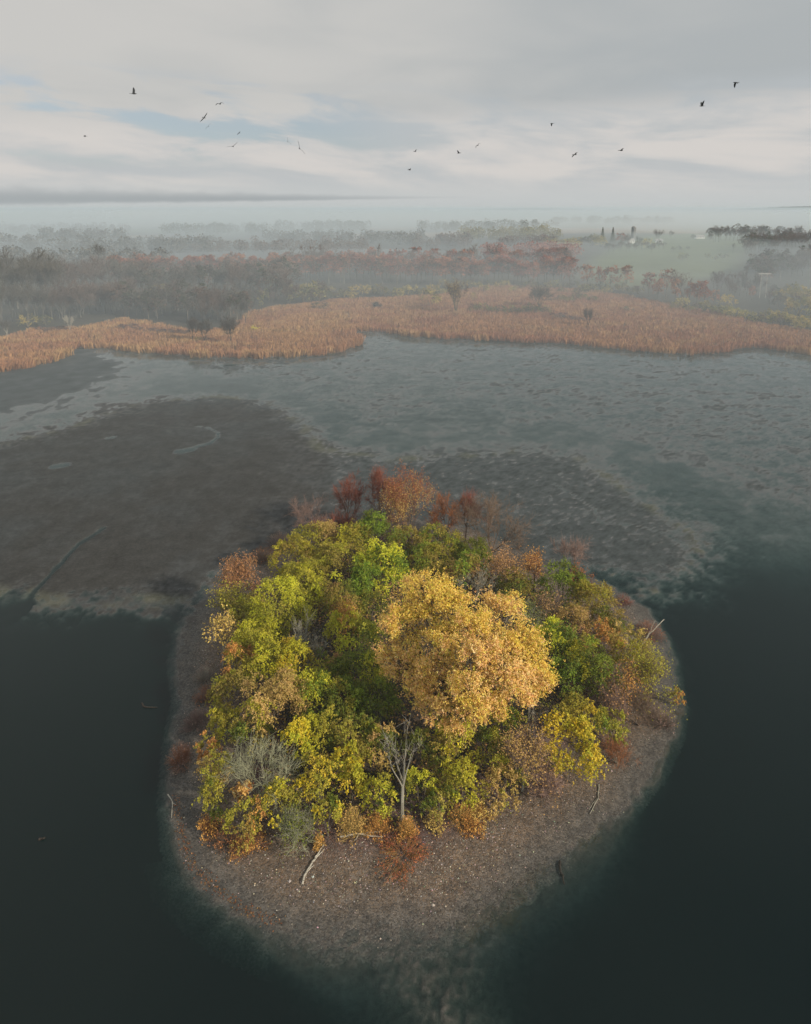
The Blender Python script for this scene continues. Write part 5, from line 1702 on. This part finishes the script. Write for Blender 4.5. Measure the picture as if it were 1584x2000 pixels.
# ------------------------------------------------------------------ birds
def bird(u, v, wpx, span, yaw, bank, dih_l, dih_r, elbow, label, dark=True, pitch=0.0):
    """Gull-like bird in flight: wings rooted at the shoulder with a wrist bend. yaw: heading, bank: roll, dih: wing angles."""
    r = nr()
    bl = span * 0.42
    # body rings along x (tail to bill)
    st = np.array([-.50, -.40, -.25, -.08, .10, .26, .36, .43, .50]) * bl
    rx = np.array([.055, .045, .06, .095, .105, .085, .062, .055, .008]) * bl
    rzv = np.array([.012, .022, .05, .085, .095, .085, .066, .055, .008]) * bl
    zc = np.array([.0, .0, -.005, -.012, -.012, .0, .015, .015, .005]) * bl
    k = 10
    a = np.arange(k) * 2 * math.pi / k
    V = np.concatenate([np.c_[np.full(k, s), np.cos(a) * x, np.sin(a) * z + c] for s, x, z, c in zip(st, rx, rzv, zc)])
    Fq = [(i * k + j, i * k + (j + 1) % k, (i + 1) * k + (j + 1) % k, (i + 1) * k + j) for i in range(len(st) - 1) for j in range(k)]
    V = list(map(tuple, V))
    # tail fan
    o = len(V)
    V += [(-.42 * bl, -.05 * bl, .012), (-.42 * bl, .05 * bl, .012), (-.68 * bl, .13 * bl, .012), (-.68 * bl, -.13 * bl, .012),
          (-.42 * bl, -.05 * bl, -.004), (-.42 * bl, .05 * bl, -.004), (-.68 * bl, .13 * bl, .004), (-.68 * bl, -.13 * bl, .004)]
    Fq += [(o, o + 1, o + 2, o + 3), (o + 7, o + 6, o + 5, o + 4), (o + 1, o + 5, o + 6, o + 2), (o + 4, o, o + 3, o + 7), (o + 3, o + 2, o + 6, o + 7)]
    for side, dih in ((1, dih_l), (-1, dih_r)):
        y, z = .07 * bl, .05 * bl
        ang = dih
        path = [(0.0, y, z)]
        L1, L2, L3 = span * .20, span * .17, span * .13
        for ln, sweep, da in ((L1, .10, 0), (L2, -.14, -elbow), (L3, -.30, -elbow * .5)):
            ang = ang + da
            px0 = path[-1]
            path.append((px0[0] + ln * sweep, px0[1] + ln * math.cos(ang), px0[2] + ln * math.sin(ang)))
        ch = [.40 * bl, .40 * bl, .30 * bl, .05 * bl]
        o = len(V)
        for (x, yy, zz), c in zip(path, ch):
            th = .02 * bl + .01 * c
            V += [(x + c * .45, yy * side, zz), (x - c * .55, yy * side, zz - .01), (x, yy * side, zz + th), (x, yy * side, zz - th * .5)]
        for i in range(3):
            b = o + 4 * i
            n = b + 4
            Fq += [(b, n, n + 2, b + 2), (b + 2, n + 2, n + 1, b + 1), (b + 1, n + 1, n + 3, b + 3), (b + 3, n + 3, n, b)]
        Fq += [(o + 12, o + 14, o + 13, o + 15), (o, o + 2, o + 1, o + 3)]
    V = np.array(V)
    d = ray(u, v)
    dist = span * F / (wpx * 1.15)
    loc = np.array([0, 0, CAMZ]) + d * dist
    c = np.tile([.035, .04, .045] if dark else [.07, .075, .08], (len(V), 1)) * (0.8 + 0.4 * r.random((len(V), 1)))
    me = mesh_np('bird', V, np.array(Fq), M_FEATHER, c, False)
    ob = link('bird', me, None, tuple(loc))
    ob.rotation_euler = (bank, pitch, yaw)
    tag(ob, label, 'bird', 'birds flying over the lake')


R_ = math.radians
bird(166, 266, 13, 1.0, R_(200), R_(-14), R_(22), R_(16), R_(46), 'leftmost bird, gliding with wings arched down')
bird(261, 183, 24, 1.1, R_(10), R_(18), R_(52), R_(10), R_(8), 'largest bird on the left with one wing raised high')
bird(429, 203, 18, 1.1, R_(70), R_(-6), R_(22), R_(26), R_(48), 'bird with an even arch of wings, highest of the left flock after the largest')
bird(399, 230, 20, 1.0, R_(75), R_(-48), R_(12), R_(6), R_(8), 'bird tilted steeply on a slanting line of wings')
bird(407, 247, 13, 1.0, R_(110), R_(-48), R_(25), R_(20), R_(35), 'small tilted bird just below the steeply slanting one')
bird(467, 260, 10, 1.0, R_(60), R_(-24), R_(10), R_(30), R_(40), 'small bird above the one with wide flat wings')
bird(455, 286, 20, 1.0, R_(90), R_(-8), R_(6), R_(36), R_(6), 'bird with one long flat wing, low in the left flock')
bird(562, 277, 13, 1.0, R_(95), R_(52), R_(40), R_(24), R_(4), 'tiny bird left of the one with long thin slanted wings')
bird(585, 290, 24, 1.0, R_(95), R_(58), R_(26), R_(18), R_(8), 'bird with long thin slanted wings, rightmost of the left flock')
bird(569, 312, 4, 0.9, R_(90), 0.0, R_(8), R_(8), R_(8), 'distant speck of a bird, lowest of the left flock')
bird(811, 296, 11, 1.0, R_(30), R_(-30), R_(50), R_(12), R_(8), 'small bird with a raised wing near the picture middle, upper of a pair')
bird(800, 332, 13, 1.0, R_(20), R_(-16), R_(40), R_(8), R_(8), 'lowest bird near the middle, just under the upper one of the pair')
bird(896, 299, 15, 1.0, R_(150), R_(8), R_(36), R_(26), R_(18), 'bird with wings in a shallow V right of the middle pair')
bird(933, 284, 14, 1.0, R_(60), R_(-28), R_(6), R_(34), R_(60), 'bird with a sharply hooked wing above the shallow V one')
bird(1078, 241, 14, 1.0, R_(178), R_(10), R_(-18), R_(-22), R_(10), 'bird seen side on with folded wings, right of the middle')
bird(1123, 302, 18, 1.0, R_(20), R_(-24), R_(18), R_(16), R_(34), 'gliding bird, left one of the low pair on the right')
bird(1213, 294, 18, 1.0, R_(10), R_(-16), R_(30), R_(10), R_(12), 'gliding bird, right one of the low pair on the right')
bird(1371, 207, 20, 1.1, R_(176), R_(-4), R_(58), R_(50), R_(6), 'bird with both wings swept up, second from the right')
bird(1437, 161, 20, 1.1, R_(172), R_(12), R_(-30), R_(-36), R_(10), 'rightmost and highest bird, wings pressed down')

# ------------------------------------------------------------------ haze
def haze_box():
    m, t = mat_new('haze_air')
    pv = t.n('ShaderNodeVolumePrincipled')
    pv.inputs['Color'].default_value = (0.66, 0.79, 0.90, 1)
    pv.inputs['Density'].default_value = HAZE
    pv.inputs['Anisotropy'].default_value = 0.0
    o = t.n('ShaderNodeOutputMaterial')
    t.link(pv.outputs[0], o.inputs['Volume'])
    b = link('haze', box_mesh('haze', (-9400, -9400, -4.3), (9400, 9400, 60.0), m))
    tag(b, kind='stuff')
    return b


HAZE = 0.00023
haze_box()


def fog_bank():
    """Mist lying on the low ground beyond the reeds: its near side thins out to nothing."""
    m, t = mat_new('ground_mist')
    pv = t.n('ShaderNodeVolumePrincipled')
    pv.inputs['Color'].default_value = (0.70, 0.81, 0.90, 1)
    pv.inputs['Density'].default_value = 0.0021
    pv.inputs['Anisotropy'].default_value = 0.0
    o = t.n('ShaderNodeOutputMaterial')
    t.link(pv.outputs[0], o.inputs['Volume'])
    xs = np.linspace(-9000, 9000, 181)
    xs = np.sign(xs) * (np.abs(xs) / 9000) ** 2.2 * 9000
    yr = np.array([75, 95, 120, 150, 190, 235, 285, 330, 380, 440, 520, 620, 760, 950, 1250, 1700, 2500, 4000, 6500, 9200.0])
    XX, YY = np.meshgrid(xs, yr)
    top = (27.0 + 13.0 * ss(480, 1100, YY)) * ss(75, 230, YY) ** 0.8 * (0.72 + 0.55 * fbm(XX / 130 + 40, YY / 160, 3, 91))
    top = top * (1 - 0.35 * np.exp(-(((XX - 330) / 260) ** 2 + ((YY - 900) / 500) ** 2)))
    top = np.maximum(top, 0.0) - 1.0
    top[0] = -1.0
    n = len(xs)
    k = len(yr)
    v = np.concatenate([np.stack([XX, YY, top], -1).reshape(-1, 3), np.stack([XX, YY, np.full_like(XX, -2.0)], -1).reshape(-1, 3)])
    q = grid_faces(k, n)
    fs = [q, q[:, ::-1] + n * k]
    a = np.arange(n - 1)
    fs.append(np.stack([a + n * k, a + 1 + n * k, a + 1, a], -1))
    e = (k - 1) * n
    fs.append(np.stack([e + a, e + a + 1, e + a + 1 + n * k, e + a + n * k], -1))
    b_ = np.arange(k - 1) * n
    fs.append(np.stack([b_, b_ + n, b_ + n + n * k, b_ + n * k], -1))
    b_ = b_ + n - 1
    fs.append(np.stack([b_ + n * k, b_ + n + n * k, b_ + n, b_], -1))
    o = link('fog_bank', mesh_np('fog_bank', v, np.concatenate(fs), m))
    tag(o, 'pale mist lying over the woods beyond the reed beds', 'mist', kind='stuff')


fog_bank()
